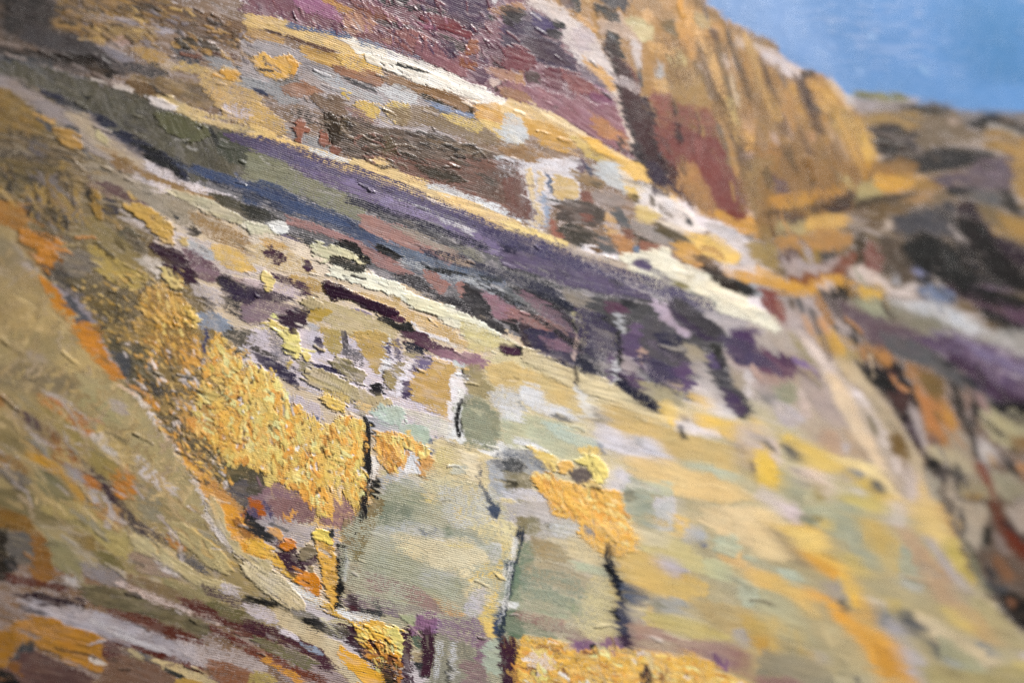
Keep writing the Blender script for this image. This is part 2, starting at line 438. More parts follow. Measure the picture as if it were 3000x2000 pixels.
P c4812f 18,55 30,55 45,60 60,68 62,78 55,86 48,93 42,96 35,86 25,73 19,65 | t.2 l.4
S 8a5a28 3 22,70 34,86
P 80776a 58,72 78,75 86,90 75,101 55,99 50,88 | c.85 m=6c644c
P 4a463e 47,88 58,85 60,95 71,103 62,111 55,104 46,98 | c.8
P 7c6c48 60,100 90,98 112,110 131,115 125,131 100,131 80,121 | c.75 m=5a5038 s.9 r8
P 4e4630 81,117 105,115 115,135 121,150 112,158 95,158 88,141 82,131 | c.7 m=8c7438
P c39a4c 130,109 150,104 168,118 178,130 181,145 173,158 122,158 124,140 132,125 | l.5 t.25 c.85
P d4bd74 149,89 160,89 165,97 169,106 160,109 152,100 | t.4 l.4
P d9b85c 164,124 175,127 182,138 181,146 172,143 165,135 | t.4 l.4
P c8953c 148,136 170,140 176,158 138,158 | l.5 t.2
P 928a8c 46,102 60,108 72,116 82,130 90,146 99,158 88,158 76,142 66,126 56,113 | f5
S 555468 5 62,116 69,126 78,141
R sand
P a08a58 -2,48 8,55 20,70 30,85 38,100 50,120 62,137 79,158 -2,158 | m=b49a60 s.5 a-45 t.08
P aca298 12,64 25,79 34,93 29,97 20,84 | f5
P 8c7e5c -2,55 12,65 20,85 8,95 -2,85 | f20
P b49c64 20,110 50,125 68,150 50,158 25,140 | f20
R crag
P c07a1e 34,97 45,102 55,115 68,135 80,150 91,158 79,158 66,141 52,123 42,109 | t.1 a55

T 750 500
R ledge
P 6e5648 120,-2 237,-2 237,42 200,29 165,13 140,4 | m=8a6050 s.9 c.85
P 8a6050 150,3 185,14 237,40 237,44 200,30 165,14 | c.75
P 4e4434 148,-2 185,3 191,12 176,13 160,6 | t.12
P 5a5044 205,2 222,8 225,18 210,12 | c.6
R band
P 8a8a6c -2,-2 40,2 60,12 80,20 102,36 96,46 70,36 45,21 20,16 -2,11 | c.75 m=707058
P 75607c 40,-2 80,1 95,8 110,15 130,25 160,33 180,42 210,52 230,68 237,86 215,76 190,66 170,53 150,46 120,39 100,26 75,16 55,9 | c.8 m=8a7690 s.9
P 9a86a0 95,12 130,28 165,42 150,42 120,32 | c.4
P 4c465a 84,26 110,33 130,42 155,52 175,62 195,72 212,86 190,81 165,66 135,51 110,39 | c.8
P 7c7880 150,46 170,50 180,60 165,60 | c.7 a20
P 8c8a78 180,68 200,74 215,88 200,86 | c.6
P 221c28 84,3 90,5 88,7 85,6 | t.05
S 1e1a26 2.5 92,8 108,15 | r1.5
S 1e1a26 3 112,16 118,19 125,21 | r1.5
S 1e1a26 3 127,22 131,24 | r1
R ledge
P e6c888 80,-2 115,-2 150,12 175,20 200,30 220,38 237,46 237,58 215,51 190,41 165,31 140,21 115,13 100,8 | t.12 c.95
S d8dce4 4 158,15 185,22 210,31 237,46 | c.75
R band
P 4c4258 104,13 130,18 160,28 180,38 205,50 227,58 215,57 190,49 165,37 140,28 115,19 | c.85 t.1 r7
S e0d8d0 2.5 138,18.5 165,29 195,42 | c.45
S c4bcc4 4.5 128,22 150,30 175,45 200,56 | c.4
P 4a5674 -2,10 20,12 32,22 45,30 65,33 80,42 90,50 88,59 70,53 50,43 30,39 10,33 -2,31 | t.1 a25 r5 m=3c4560 c.85
P 4a5676 78,44 100,52 110,62 130,70 136,80 120,79 100,66 85,58 | t.12 c.9
P 5a6478 110,60 135,68 165,75 195,88 215,95 237,110 237,127 210,112 180,101 150,96 135,83 | c.75 m=707c90 s.8
P 23252e 110,68 125,73 136,80 130,84 115,78 | t.12
S a8aeb8 6 140,86 165,95 200,105 232,120 | c.45
S b0b8c0 5 195,98 215,105 237,118 | c.4
S 2c3440 3 160,90 190,96 224,100 | c.85
P 3c3c34 -2,30 15,39 23,45 9,49 -2,43 | c.85
P a07870 25,44 45,48 65,55 88,63 105,72 120,80 135,90 143,96 130,96 110,88 100,79 90,71 70,61 45,53 30,50 | t.1 a20
P a88074 93,40 110,45 130,52 150,60 175,70 199,84 195,89 175,83 150,73 125,66 108,59 98,50 | t.08 a20
P 9a9080 118,47 150,57 185,75 198,86 180,79 145,64 | c.75
P b09c80 163,74 195,84 199,89 180,85 | c.9
P 3e3648 126,95 150,98 160,105 170,115 190,120 205,135 220,150 237,158 225,154 205,141 185,129 165,119 145,109 | c.7
P a07468 154,92 165,94 178,107 172,115 160,106 | c.85
P a4786c 183,101 193,102 198,110 188,118
P a4787a 204,109 225,118 237,125 237,140 222,134 212,123
P 403848 190,102 202,106 210,118 218,135 232,151 222,151 205,139 192,119 | c.95
P 302c3c 224,139 237,135 237,154
P 6a5a74 14,52 28,58 40,63 42,69 25,65 | c.8
P 3c3c44 30,57 45,60 55,65 53,73 42,67 | c.65
R crag
P c9c6a4 -2,47 10,52 16,58 10,63 -2,59 | t.2
P e4e0d4 9,48 25,46 31,54 28,59 18,56 | t.2
P d8cbb0 -2,58 20,62 45,70 55,75 65,85 85,90 110,96 125,100 135,110 125,109 100,106 70,98 50,93 30,91 -2,86 | c.75
P c8b07c -2,66 25,70 50,84 55,95 30,92 -2,84 | c.5
P c9c69c 52,68 60,66 65,72 70,70 80,68 90,74 96,80 88,83 75,79 68,81 62,84 55,79 | t.4 l.2
P 16161a 71,68 80,64 90,67 98,76 106,84 101,86 92,78 85,71 76,70 | t.1
P 3c3c34 68,78 78,80 90,86 100,88 101,95 90,95 75,89 69,84 | c.8
P d8d0a0 88,78 98,78 101,85 94,86 | t.45
P ece2c6 64,85 90,90 115,97 130,102 137,110 150,117 170,125 195,135 220,148 237,158 215,158 185,144 160,131 135,119 120,113 100,107 80,101 68,94 | t.18 l.1
S 4a4840 1.5 87,96.5 95,99 101,100 | t0
S 5a5448 1.3 80,97 84,102 | t0
P c09c5c 4,62 30,67 31,75 10,73 | c.6
P b0904c 30,96 55,100 66,110 50,113 35,106 | c.75
P 5a3444 7,72 15,71 25,78 29,82 20,85 10,81 6,77 | t.1 c.85
P 54304a 45,83 49,82 53,89 48,92 44,88 | t.12
P 56324a 13,93 22,94 33,102 40,103 52,110 50,116 42,116 36,108 25,104 15,99 | c.8 t.1
P c8a868 75,105 100,112 120,118 135,125 160,138 185,150 202,158 160,151 140,139 120,130 100,119 85,112 | c.78
P 5c3644 62,105 68,103 85,110 105,120 125,128 131,131 122,133 108,128 95,121 82,117 72,118 65,112 | t.28
P 66364a 110,128 125,132 138,137 135,142 125,139 | t.15
P 26283c 109,132 122,135 132,143 140,140 146,149 135,148 118,141 | t.1
P 7c6c8c 87,127 100,128 109,134 95,132 | t.1
P b8a878 50,112 70,120 90,128 110,135 130,145 126,156 80,151 50,131 | c.82 t.08
P a89a70 42,118 52,116 60,122 56,128 45,126 | t.25 q.5 a15
P b0943c 45,130 60,127 71,130 58,139 48,137 | t.06
P b0944c 57,143 75,149 79,158 57,158
P b59a54 84,150 110,147 127,155 127,158 84,158 | t.1
P c0b0b0 -2,100 25,105 42,115 30,121 -2,111 | c.65
P 50404c -2,107 15,112 36,118 20,121 -2,117 | c.85
P 8a7070 -2,118 25,122 41,128 26,138 -2,138 | c.8
P 3e2c44 30,128 40,125 49,129 46,135 42,142 36,147 25,143 22,136 | t.1
P e0c878 5,92 15,98 16,108 10,111 5,103 | t.45
P 5c5444 2,145 16,147 16,153 4,152
P e6c46c 3,140 15,139 28,146 36,150 39,158 20,158 10,148 | t.5 l.3
P a8a0a8 45,140 58,142 56,158 42,155 | c.7
P e0dcd4 142,138 152,147 160,150 178,156 160,154 148,151 | t.1
P 5c3444 135,149 155,147 160,156 150,158 136,155 | t.12
R pale
P dcd8b0 133,112 150,118 180,130 204,142 170,133 145,125 | t.2
P c9bd80 185,140 215,149 237,158 198,158 | c.85
P c0a05c 125,113 134,118 129,125 | c.8

T 1500 500
R ledge
P d4d0cc 6,-2 60,-2 62,30 30,30 31,56 14,51 | c.85
P 84584c -2,8 10,6 15,30 19,44 5,43 -2,41 | c.85 a80 m=5c483c
P dcc490 13,2 20,-2 20,25 27,48 21,51 18,35 | t.12 a85
P d8c090 24,2 29,2 28,22 24,25 | t.1
P d6b878 38,10 45,5 58,10 63,20 55,27 45,28 38,20 | t.12
S 6a7690 3 34,4 36,20
S 9aa4b8 3.5 29,23 31,50
S 4a4a44 2.5 33,26 46,29
P 9c8058 44,-2 60,1 75,8 86,12 80,17 65,11
P 4a5470 64,-2 76,3 73,6
P c4c8cc 75,-2 96,-2 106,10 106,21 95,16 85,10
P 6a5e48 70,10 84,12 80,17 | c.8
P 9a8c80 72,20 90,20 106,28 100,36 80,31
P 8c5c4c 62,19 72,20 75,30 62,31
P 564c42 42,32 60,28 75,32 88,37 88,46 75,51 55,49 42,46 | m=6c5c54
P 8a5848 64,40 76,42 73,48 66,47
P a06450 33,44 40,48 45,60 56,66 40,64 34,55
P 4c463a 40,55 55,50 75,55 80,66 60,71 48,61 | m=6a6254
P 60606a 79,60 90,65 98,76 90,79 82,72
P 5a6270 92,35 100,36 105,45 109,53 98,51 94,42
P cfa870 87,40 94,42 97,58 90,61 86,50
P bc8854 90,57 105,60 113,68 108,78 102,81 95,68 | t.1
P 8c5a44 103,55 114,55 112,62 104,61
P 9c948a 108,45 130,50 149,62 146,69 125,62 110,55 | c.8
P 564c3c 112,58 122,60 129,68 118,71
P 5c7898 112,70 118,70 117,76 111,75
P a06c54 118,65 135,68 143,74 130,75 120,73
P 64583c 130,45 150,52 166,65 156,69 140,59 130,50
P ece8e4 58,72 75,69 85,75 102,80 90,81 70,77
P 7c5c38 73,72 82,71 84,76 76,77
P f0c468 94,-2 124,-2 136,12 151,27 153,34 142,23 128,15 115,8 105,5
P eac870 100,8 118,12 121,25 110,28 104,18
P ece4d8 118,12 130,15 150,28 165,38 171,50 177,56 160,56 145,49 130,39 115,32 118,22
P 6a5a30 106,22 113,22 118,30 112,30
P 5c4c2c 126,21 131,24 133,33 128,31
P 5a4a2c 135,29 142,33 148,42 141,40 136,34
P 5c5660 157,38 162,41 166,50 160,48
P dcc070 114,34 136,40 126,49 115,43
P e4d4b8 128,44 160,55 172,61 150,56
P d69c40 167,40 182,36 205,37 225,45 233,56 225,63 205,56 185,46
P ccc4bc 180,45 200,52 212,65 226,80 229,89 210,87 208,76 195,63 182,56
P ecc468 158,58 175,60 190,65 205,72 209,83 195,89 185,79 170,73
P d0a050 147,66 165,68 176,75 166,84 152,79
P 7c6040 164,77 178,78 186,88 170,89
P cc9858 164,83 176,86 171,91
R plum
P 54404c 126,-2 147,-2 160,15 172,30 182,39 170,36 160,26 145,13
P 904e48 158,-2 200,-2 211,12 216,30 214,41 200,36 188,33 178,26 168,13
S b08458 5 160,1 170,15 181,31
P 8c3c2c 202,30 210,34 215,42 206,45 198,38
P 98706c 206,18 215,19 216,31 208,31
R gold
P 9a7c48 214,-2 237,-2 237,72 225,62 222,40 216,20
P 908880 211,60 226,58 221,66
P a58c50 214,65 237,70 237,92 222,83
R band
P c4b298 -2,52 20,58 45,66 70,77 95,83 115,90 126,98 115,104 90,93 60,83 30,71 -2,61 | c.9 a22
P ecd488 -2,48 20,53 40,61 56,70 45,71 20,61 -2,55 | t.1
P b8b2b0 58,81 90,90 115,102 140,112 170,122 200,135 237,150 237,158 205,156 185,141 155,126 125,113 95,101 70,89
P 64546c -2,65 20,72 45,80 75,92 100,103 125,113 131,120 110,121 80,113 50,105 25,96 -2,86 | c.88 m=74627c t.1
P 3e3650 -2,63 16,70 13,76 -2,73
P 4a4c5c -2,88 25,98 45,108 30,106 10,100 -2,98 | c.7
P 6c7078 -2,106 20,116 45,124 60,134 45,132 20,124 -2,118 | c.7
P 2c3048 10,107 20,104 35,107 42,115 50,120 60,126 64,131 55,130 40,123 20,119 10,114 | t.12
P 8c8474 45,109 65,113 81,120 78,128 65,128 50,118 | c.85
P 6a5468 32,124 50,130 60,140 63,149 50,147 38,139
P b4ac80 55,129 65,132 73,145 66,158 60,151 | c.85
P 9c7068 -2,126 20,132 40,143 61,151 61,158 35,152 10,139 -2,135 | c.9
P 46343e 4,138 20,142 30,150 33,158 14,158
P 54505c 74,119 100,117 125,121 150,127 180,137 196,150 191,158 80,158 72,145 | m=44404e
P 6a4454 84,119 100,120 109,130 100,136 88,129
P 343448 76,132 90,134 96,145 90,151 78,143
P a8a4ac 95,130 103,135 105,150 98,151
P 34344a 100,118 112,120 114,128 104,126
P c8b0b0 128,121 145,126 150,140 166,148 160,153 140,141
P 4e3c54 144,121 160,126 180,137 192,148 195,156 180,156 160,144 148,134
P 745c74 109,140 130,144 136,158 108,158
P a49c70 84,145 92,149 93,158 81,158
P 5c3c64 201,150 219,154 219,158 201,158
R ledge
P f2e8c8 99,82 115,75 130,72 145,75 155,84 170,91 185,97 200,104 215,114 221,125 237,138 237,147 205,136 175,121 150,109 135,106 120,99 110,92 | t.15
P 6c5a78 111,86 118,81 126,83 129,90 125,93 118,90
P 6e5c78 136,98 142,98 144,102 138,104
P 8c8458 144,100 155,102 166,110 155,109
P 5a6870 159,107 172,113 176,117 165,114
P 607078 181,116 186,120 186,124
P c0b898 160,95 168,95 169,100 161,100
P 3c2c1e 174,88 190,91 205,99 220,107 226,113 215,115 200,108 185,101
P 24262e 205,103 220,107 226,114 214,115
P e8d8c8 190,87 205,87 225,91 237,100 220,99 200,95
P e0a850 195,92 215,94 237,103 237,109 215,103
P 9c98a4 219,105 237,108 237,119 225,116
P 8e4238 229,118 237,115 237,130 231,125

T 2250 500
R gold
P a87c40 -2,-2 120,-2 110,30 80,36 40,46 -2,51 | m=8a6434 s.8
P 6e5054 4,4 15,9 20,20 13,26 7,15
P c8963e 9,25 25,26 42,27 42,39 25,39 12,33
S 54442e 4 43,12 43,41
P 5e4a44 9,35 30,37 41,42 30,49 12,45
P 8a6436 45,14 65,9 76,20 65,31 50,31
P 4c3a3a 64,25 78,19 82,28 70,39 54,39 58,32
P c0a868 64,8 75,5 80,15 72,19
P c49038 77,-2 96,-2 90,9
R ridge
P b4a870 82,14 95,12 106,9 106,26 90,29 83,31
P dca43e 100,4 130,5 147,8 135,15 115,21 104,19
P a07c40 138,8 180,2 181,12 150,18 130,21
P 5a4a34 84,28 110,21 142,21 130,33 100,33 85,39 75,41
P a88454 124,28 145,19 157,19 140,31 128,33
P 78603c 104,30 136,31 120,46 105,56 90,51 94,40
P 6c5f66 150,9 226,-2 226,21 200,19 180,21 165,18
P 3c3c3c 164,17 190,16 191,22 170,23
P 44403a 211,17 225,19 232,35 237,47 225,40 215,29
P 686668 184,20 210,21 216,36 195,33
P b08c4c 226,-2 237,-2 237,38 230,26
P 84704c 189,30 210,34 225,44 237,52 237,74 220,64 205,53 195,43
P a88445 211,41 225,41 237,50 237,67 222,60
R ravine
P 4c4658 114,45 135,37 150,34 170,29 174,45 167,61 150,61 140,56 130,63 121,56 | m=5a5468
P 402a38 174,34 190,29 201,50 220,64 237,78 237,92 220,87 205,81 190,73 178,61
P 362c38 168,60 190,71 206,82 185,86 174,76
P 101a34 126,68 137,58 145,56 155,61 170,69 176,85 181,98 195,101 225,107 237,112 237,116 210,112 185,106 168,101 160,89 145,88 131,80
P 1a243e 184,85 205,81 237,94 237,113 200,107 185,96
P 2a2e3c 204,90 220,94 226,101 210,101
P 5e5040 104,60 118,61 125,72 132,85 134,101 125,103 118,93 108,96 104,80
P c4b4a0 107,47 114,46 115,54 109,55
P 8a5044 87,72 95,67 104,78 103,94 97,99 90,93
P 54442e 79,60 90,57 89,86 80,87
P 8a5038 59,85 80,74 81,91 65,99 50,103 40,106 18,101
P b5a26c 11,50 35,47 36,56 20,59 4,57
P dcae58 34,45 55,41 73,41 76,49 55,56 35,56
P b88848 9,62 35,58 60,54 76,57 76,69 60,74 35,73 9,73
P 6c5450 7,75 31,74 31,83 12,86
P 9c8040 29,72 46,72 46,86 35,86
P 54504c 46,75 61,74 63,81 50,85
P b8a8a0 12,83 25,79 45,88 66,81 61,91 35,96 18,96
P 94582c 19,97 45,96 61,95 45,104 25,106
P dca238 -2,87 5,95 20,102 40,106 55,98 70,95 78,103 79,114 70,109 58,106 48,113 30,119 12,111 -2,104
P dcc8b8 47,108 58,102 63,108 50,115
P 262834 46,114 58,109 70,106 79,114 65,118 44,119
P d8c8b8 76,92 85,89 100,98 110,101 115,110 128,106 140,104 131,115 112,116 107,107 95,105 82,105
P dcb044 83,107 105,108 110,114 105,121 87,121
P 8c88a0 132,90 145,87 151,95 140,99
P a09cb0 114,95 120,96 121,106 115,104
P c0b8b0 154,94 162,96 166,108 155,107
P 24303c 137,98 150,99 151,106 140,105
P 6c7c9c 139,107 165,106 173,115 170,123 150,121 137,115
P 6c4a58 164,105 185,104 210,111 237,118 237,147 215,137 195,126 178,117
S 8a7480 5 178,106 200,110 237,119
P 8a7a58 204,112 237,112 237,122 215,119
P c4c0c8 107,119 130,121 155,124 180,134 205,147 222,158 200,158 180,149 150,136 120,127
P 8c8870 74,117 105,120 125,127 150,135 180,148 192,158 160,158 135,149 110,141 90,131
P a0a484 79,118 105,120 109,130 95,131
P 6c5860 56,119 75,122 95,134 120,141 140,149 157,158 105,158 90,149 70,136 58,129
P b5a8a0 14,114 45,117 55,124 60,134 92,158 20,158 9,140
P 8e4a42 -2,107 8,111 14,127 18,139 10,139 3,131
P 5c4828 18,117 24,119 25,129 19,126
S 4c5058 4 28,118 32,129
P 54545c 38,124 43,129 48,144 51,152 45,147 40,136
S 5c584c 4.5 57,138 80,158
S d0a070 4.5 35,135 41,151
S d0985c 5.5 49,137 56,151
P d0a04c 57,149 68,149 74,158 59,158
P 6a4c58 207,117 237,124 237,140 220,133
P 24242e 194,127 215,131 237,147 237,158 225,156 205,141
T 0 1000
R crag
P 8c7442 92,-2 200,-2 215,15 225,40 215,80 235,158 222,158 200,140 180,115 160,92 140,68 122,42 105,20 | c.8
P b0a49c 92,-2 98,5 105,18 112,28 122,40 116,38 103,24 95,11 | f3
P 585660 104,11 118,9 123,22 121,37 112,31 | c.85
P 5c5640 99,-2 130,4 140,20 146,40 151,49 130,49 122,39 110,20 | c.8 m=7a7050
P b8863c 130,-2 186,-2 189,15 178,26 160,19 145,13 | c.8 m=8c6c38 s.9 a60
P d39a44 164,8 180,9 184,22 176,26 168,18 | t.12
P 98948c 135,19 145,20 144,31 136,29 | c.6
P 4e4840 124,38 150,41 171,45 160,53 140,49 | c.55
S 54506a 3 191,-1 187,15 182,25
P cfc8c4 187,18 192,14 191,25 183,29 | c.85
P e0aa48 191,5 200,-2 208,8 215,15 225,25 237,35 237,112 215,112 200,101 189,86 205,71 212,60 210,46 199,31 | l.6 t.14 c.75 a70
P 5a5548 203,-2 237,-2 237,26 220,16 210,8 | c.8
P 8c8888 222,18 232,20 237,28 226,28 | c.6
P bfa850 186,22 195,21 197,29 188,32 | t.2
P c4ad60 180,40 192,39 198,50 195,62 188,56 182,47 | t.3
S 3a3428 2 180,45 189,52 194,61 | t0
P a49c94 170,32 182,33 181,43 168,41 | c.7
P 4a4238 167,31 178,34 176,36
P bf9248 164,62 195,60 201,80 185,91 169,81 | c.8 t.1
P cc8c34 131,52 145,53 149,63 140,67 133,60 | t.1
P 5c5440 142,65 160,64 170,74 180,85 191,95 186,106 170,99 155,86 146,75 | c.6 r8
P d99c3c 134,61 145,75 160,88 172,105 185,118 200,135 215,150 222,158 200,158 190,141 175,126 168,113 158,99 148,86 | t.1 l.2
S d8cbbc 5 122,45 134,62 145,80 160,98 168,112 175,125 185,140 190,153 | c.65
P b98444 189,124 215,144 227,158 206,152 | c.75
P 5c5840 194,108 215,111 237,119 237,131 210,131 197,122 | t.15 c.9
P 5e5060 204,132 237,127 237,158 225,151 212,143 | c.8
P a85820 222,152 237,149 237,158 226,158
P d8ccc4 221,85 230,81 233,98 225,101 | c.6
R sand
P 9c8a5a -2,-2 76,-2 90,18 103,30 118,44 134,64 148,86 160,100 170,118 185,142 192,158 -2,158 | a-50 t.06 s.3
P bca468 53,5 80,7 96,25 91,39 70,36 55,21 | f12 a-55 q.2
P 857656 -2,20 50,24 77,40 60,51 20,46 -2,40 | f15 a-50
P a09078 23,9 43,12 44,20 28,18 | f8
P b0a070 73,29 110,44 130,64 150,89 165,114 180,140 192,158 160,158 140,126 125,101 105,76 80,51 | f6 m=9c9060 s.8 a-40 q.2
P b0a498 99,54 115,57 120,69 105,67 | c.7
P aaa096 41,47 55,51 80,69 85,78 70,71 50,59 | c.75
P a09868 78,44 100,59 117,76 95,76 74,61 | f6
R sand
P b86f20 36,49 50,54 65,64 83,76 87,88 78,89 70,79 55,66 39,58 | t.08
P 9c6428 -2,50 7,50 6,58 -2,61
P 978448 28,58 50,64 68,77 75,90 95,102 107,116 101,126 85,113 70,96 50,83 | f4 a-50
P 5c484c 11,57 22,64 35,71 49,82 46,91 32,86 22,76 | c.8
S 5a4038 11 44,84 60,100 80,115 | c.75 m=a86c2c s.9
S 4e3c44 11 80,115 95,130 108,148 119,159 | c.85
P a86c2c 44,92 55,97 71,110 65,116 51,109
P b87028 76,122 85,124 93,135 80,137
P c07a26 107,118 118,114 124,125 125,141 115,146 107,139 102,128 | t.12
P b59c5c 84,74 100,79 115,91 125,107 132,121 118,114 105,99 90,86 | t.06
P ccc4b8 84,85 95,84 98,97 108,104 112,112 118,121 108,112 94,101 | c.8
P c4bab0 121,101 130,107 145,121 162,139 150,137 131,123 | c.8
P 968448 75,94 95,100 108,112 104,129 92,123 79,109 | a-50 q.2
P 94908e 57,112 75,117 79,131 68,131 | c.8
P a8a098 81,136 95,141 106,155 96,158 85,149 | c.8
P 8c8884 28,90 42,99 46,109 35,104 | c.8
P bc8a2c 22,100 30,97 45,109 55,114 63,124 75,134 82,144 90,158 72,158 68,141 55,126 38,113 25,108 | t.08
P 86764a -2,69 20,69 29,90 26,101 5,99 -2,91 | f6
P 96703c -2,99 15,107 30,122 15,121 -2,111 | c.8
P 6c6660 -2,114 20,121 29,131 10,129 | c.8
P 4c4648 7,124 20,131 30,139 15,138 | c.85
P 7a7450 29,119 55,124 69,140 60,151 35,146 | f6
P 7c7048 -2,135 30,139 72,158 -2,158 | f6
P 8c8468 126,130 142,134 150,158 130,158 | f6 c.8

T 750 1000
R crag
P c8c0c4 -2,-2 60,-2 135,10 200,22 195,60 180,85 150,90 105,80 95,68 60,48 30,38 -2,20 | c.75 t.03
P 4c4640 -2,4 15,9 26,20 22,29 8,21 | c.7
P 8a8488 14,-2 30,9 31,21 15,13 | c.6
P 443850 -2,9 15,17 28,25 36,32 43,42 38,45 28,39 18,31 8,23 | t.1
P e4cc78 25,-2 38,-2 40,10 38,15 33,10 27,8 | t.55 l.2
P d8c468 42,9 50,11 51,18 47,20 43,14 | t.45
S 3a3440 2 25,8 35,12 | t0
P c8b058 27,16 33,16 32,25 28,25 | t.1
P 4a3c54 53,-2 60,-2 62,8 58,12
P b09a54 60,-2 78,-2 79,10 73,13 65,7 | t.08
S 5a4a60 5 80,-1 82,11
P b89c58 92,-2 121,-2 116,15 112,31 106,26 98,13 | t.08
P 6a5a6c 78,8 95,7 99,15 88,16 | c.65
P 5c4c62 84,12 96,13 98,24 92,24 | c.4
P 7c7450 66,18 75,15 85,19 100,29 99,39 85,36 71,26 | l.5 t.2 m=a89c74 s.9
P 443a54 50,20 58,21 70,24 79,30 65,29 54,25 | t.1
P 8c8460 37,18 50,21 51,31 39,29 | c.75
S b0a274 14 49,30 65,38 89,48 | t.25 q.6
P b5a67c 90,45 110,47 126,57 113,61 98,63 90,59 | t.18 q.3 a75
P 9c9470 94,58 104,62 100,70 94,66 | c.8
P 2c2638 107,41 113,38 119,44 113,48 107,47 | t.15
P d8d4d8 112,32 116,20 118,5 124,-2 123,15 118,31 | c.8
S 5c5068 4 121,3 119,15 | c.8
P 5c4c62 118,25 122,27 118,37 115,34 | c.8
P 988a5c 118,30 130,19 138,22 136,35 128,49 118,41 | l.4 t.15 c.85
P a89860 134,11 145,9 148,16 138,18 | t.1
P dcd6d8 134,22 145,17 141,30 133,45 134,56 126,51 130,38 | c.75
P 5a4660 135,38 141,36 140,45 144,56 135,51 133,45 | t.08
P 66546c 140,25 147,22 146,31 | c.8
P 303448 137,2 155,4 167,8 150,11 140,9 | c.85
S 5c5068 6 131,0 128,16 | c.75
S 6a4450 7 138,-1 165,6 182,12 | t.1
P a07478 160,8 180,9 205,14 217,22 206,26 185,19 164,12 | t.08
P 7a6880 147,14 160,13 163,22 156,29 148,22 | c.75
P c2a05a 147,25 158,29 163,15 180,21 186,28 179,35 179,50 177,69 160,63 145,53 140,42 | t.1
P d0b890 165,68 178,70 182,76 172,74 | c.5
P b8ccc8 182,18 193,22 190,28 184,25 | c.8
S 34343c 3 190,25 191,31
P e0dcdc 184,25 192,30 194,45 188,60 182,76 176,69 179,45 180,32
R pale
P a09468 191,22 205,24 216,45 211,53 195,46 | m=8c8058
P d0b878 207,24 237,18 237,47 220,43
P 54303c 223,2 237,5 237,14 228,11
P 8c9074 193,49 205,51 216,60 226,72 226,89 210,93 195,89 187,75 185,65 | c.85 m=7c8468
P c4c6c4 214,44 237,39 237,77 226,71 | c.7
P 34343c 184,70 189,71 189,82 192,91 188,86 | t.05
P 34343c 189,56 193,57 193,61 190,60
P cbc8b4 130,60 175,71 186,85 165,87 150,77 | c.7
P b0c0ac 104,62 125,59 139,65 136,76 122,79 110,73 | t.15 q.4 a75
P a8a4b0 98,70 115,74 131,85 116,89 102,81 | c.7
P a8bba4 128,75 160,79 162,90 158,99 145,93 134,82 | t.1
P 5c6c90 160,91 167,87 166,98 160,106 156,102 | c.8
P e4e4e4 174,85 190,79 191,92 178,94 | t.1
P e0dfe4 194,90 237,94 237,112 220,106 204,100 | t.06
P d8b878 92,52 104,58 104,66 94,62 | c.6
R blaze
P b8b0b4 26,42 55,58 62,70 50,79 42,66 26,52 | c.65
P c8b064 58,41 85,49 86,57 67,53 | c.75
P ecb85c 60,50 75,53 84,60 78,65 65,59 | t.45 l.5
P 606480 49,69 57,69 57,77 50,77 | c.7
P e5b050 -2,25 12,27 22,40 30,55 45,68 60,80 75,75 85,71 97,71 101,82 102,100 102,120 99,146 92,151 78,136 65,136 68,151 61,158 45,146 35,136 15,129 5,116 -2,111 | t.16 l.6 c.8 a75 r9 m=f0c470 s.8
P c4ae5c 4,61 15,65 20,69 22,85 26,106 20,101 15,80 6,72 | t.2
P c49038 18,100 40,104 46,115 30,119 8,113 | c.7 a25 m=8a6428
S dfa548 11 56,106 48,125 42,147 | t.22
S e8b458 8 14,66 10,90 | t.18
S f0c068 7 30,70 26,95 | t.18
S f0c068 7 75,85 70,110 | t.18
S dca040 7 90,95 86,125 | t.18
P cbb898 68,120 78,118 80,140 70,142 | c.5
S 302c40 4 100,72 103,84 102,100 101,118 | r3 c.9
S 2c2c34 5 99,136 98,158 | r2
P dccfc0 101,116 106,107 113,108 109,125 103,136 | c.7
P d9a850 111,85 125,84 140,88 155,97 158,105 150,109 140,101 139,115 130,123 120,119 112,106 | t.18 l.6 c.85 a70
P dcc470 109,86 130,85 150,95 158,100 155,111 148,104 135,96 118,91 | t.45 l.4 c.9
S c88c40 6 122,98 135,118 | t.3 c.8
S c88c40 5 116,96 126,117 | t.3 c.8
P cf9c58 149,112 160,105 166,112 160,123 152,126 | t.35
P ccc8d0 137,102 148,105 151,120 140,122 130,123 | c.75
R pale
P 1c1a1e 106,129 114,126 113,135 110,143 105,141 | t.05
P a0a0a8 112,127 125,124 126,140 115,144 | c.65
P 8c9478 112,143 125,130 145,127 156,140 161,158 111,158 | c.88 m=7c866c
P c4c4c4 124,121 150,124 157,138 135,133 | c.6
P cfc090 159,95 200,91 213,105 216,130 222,158 170,158 154,138 160,122 165,108 | c.9 t.08
P c8b878 165,100 180,98 178,125 166,122 | c.5 a80
P d6cca8 188,100 205,104 208,126 195,126 | t.1
P b8bca8 178,111 192,112 192,121 180,122 | c.6
P c4bb90 154,130 175,124 206,134 212,151 190,158 165,141 | t.16 a-35 s.8
P d4be70 155,140 165,148 166,156 158,150 | c.7
P a0a0a8 212,108 237,104 237,158 222,158 216,135 | c.8
P 70707c 216,109 237,111 237,119 222,117 | c.7
P 566480 221,148 228,149 227,158 221,156
R blaze
P 8c6a68 6,130 25,131 40,139 50,149 57,158 -2,158 -2,148 | c.85 t.06
P 5c5644 -2,117 8,117 15,128 5,139 -2,141 | c.85
P 605068 -2,150 12,150 18,158 -2,158 | c.8

T 1500 1000
R band
P 383450 8,-2 60,-2 61,20 56,29 40,23 25,13 | m=54445c s.8 c.9
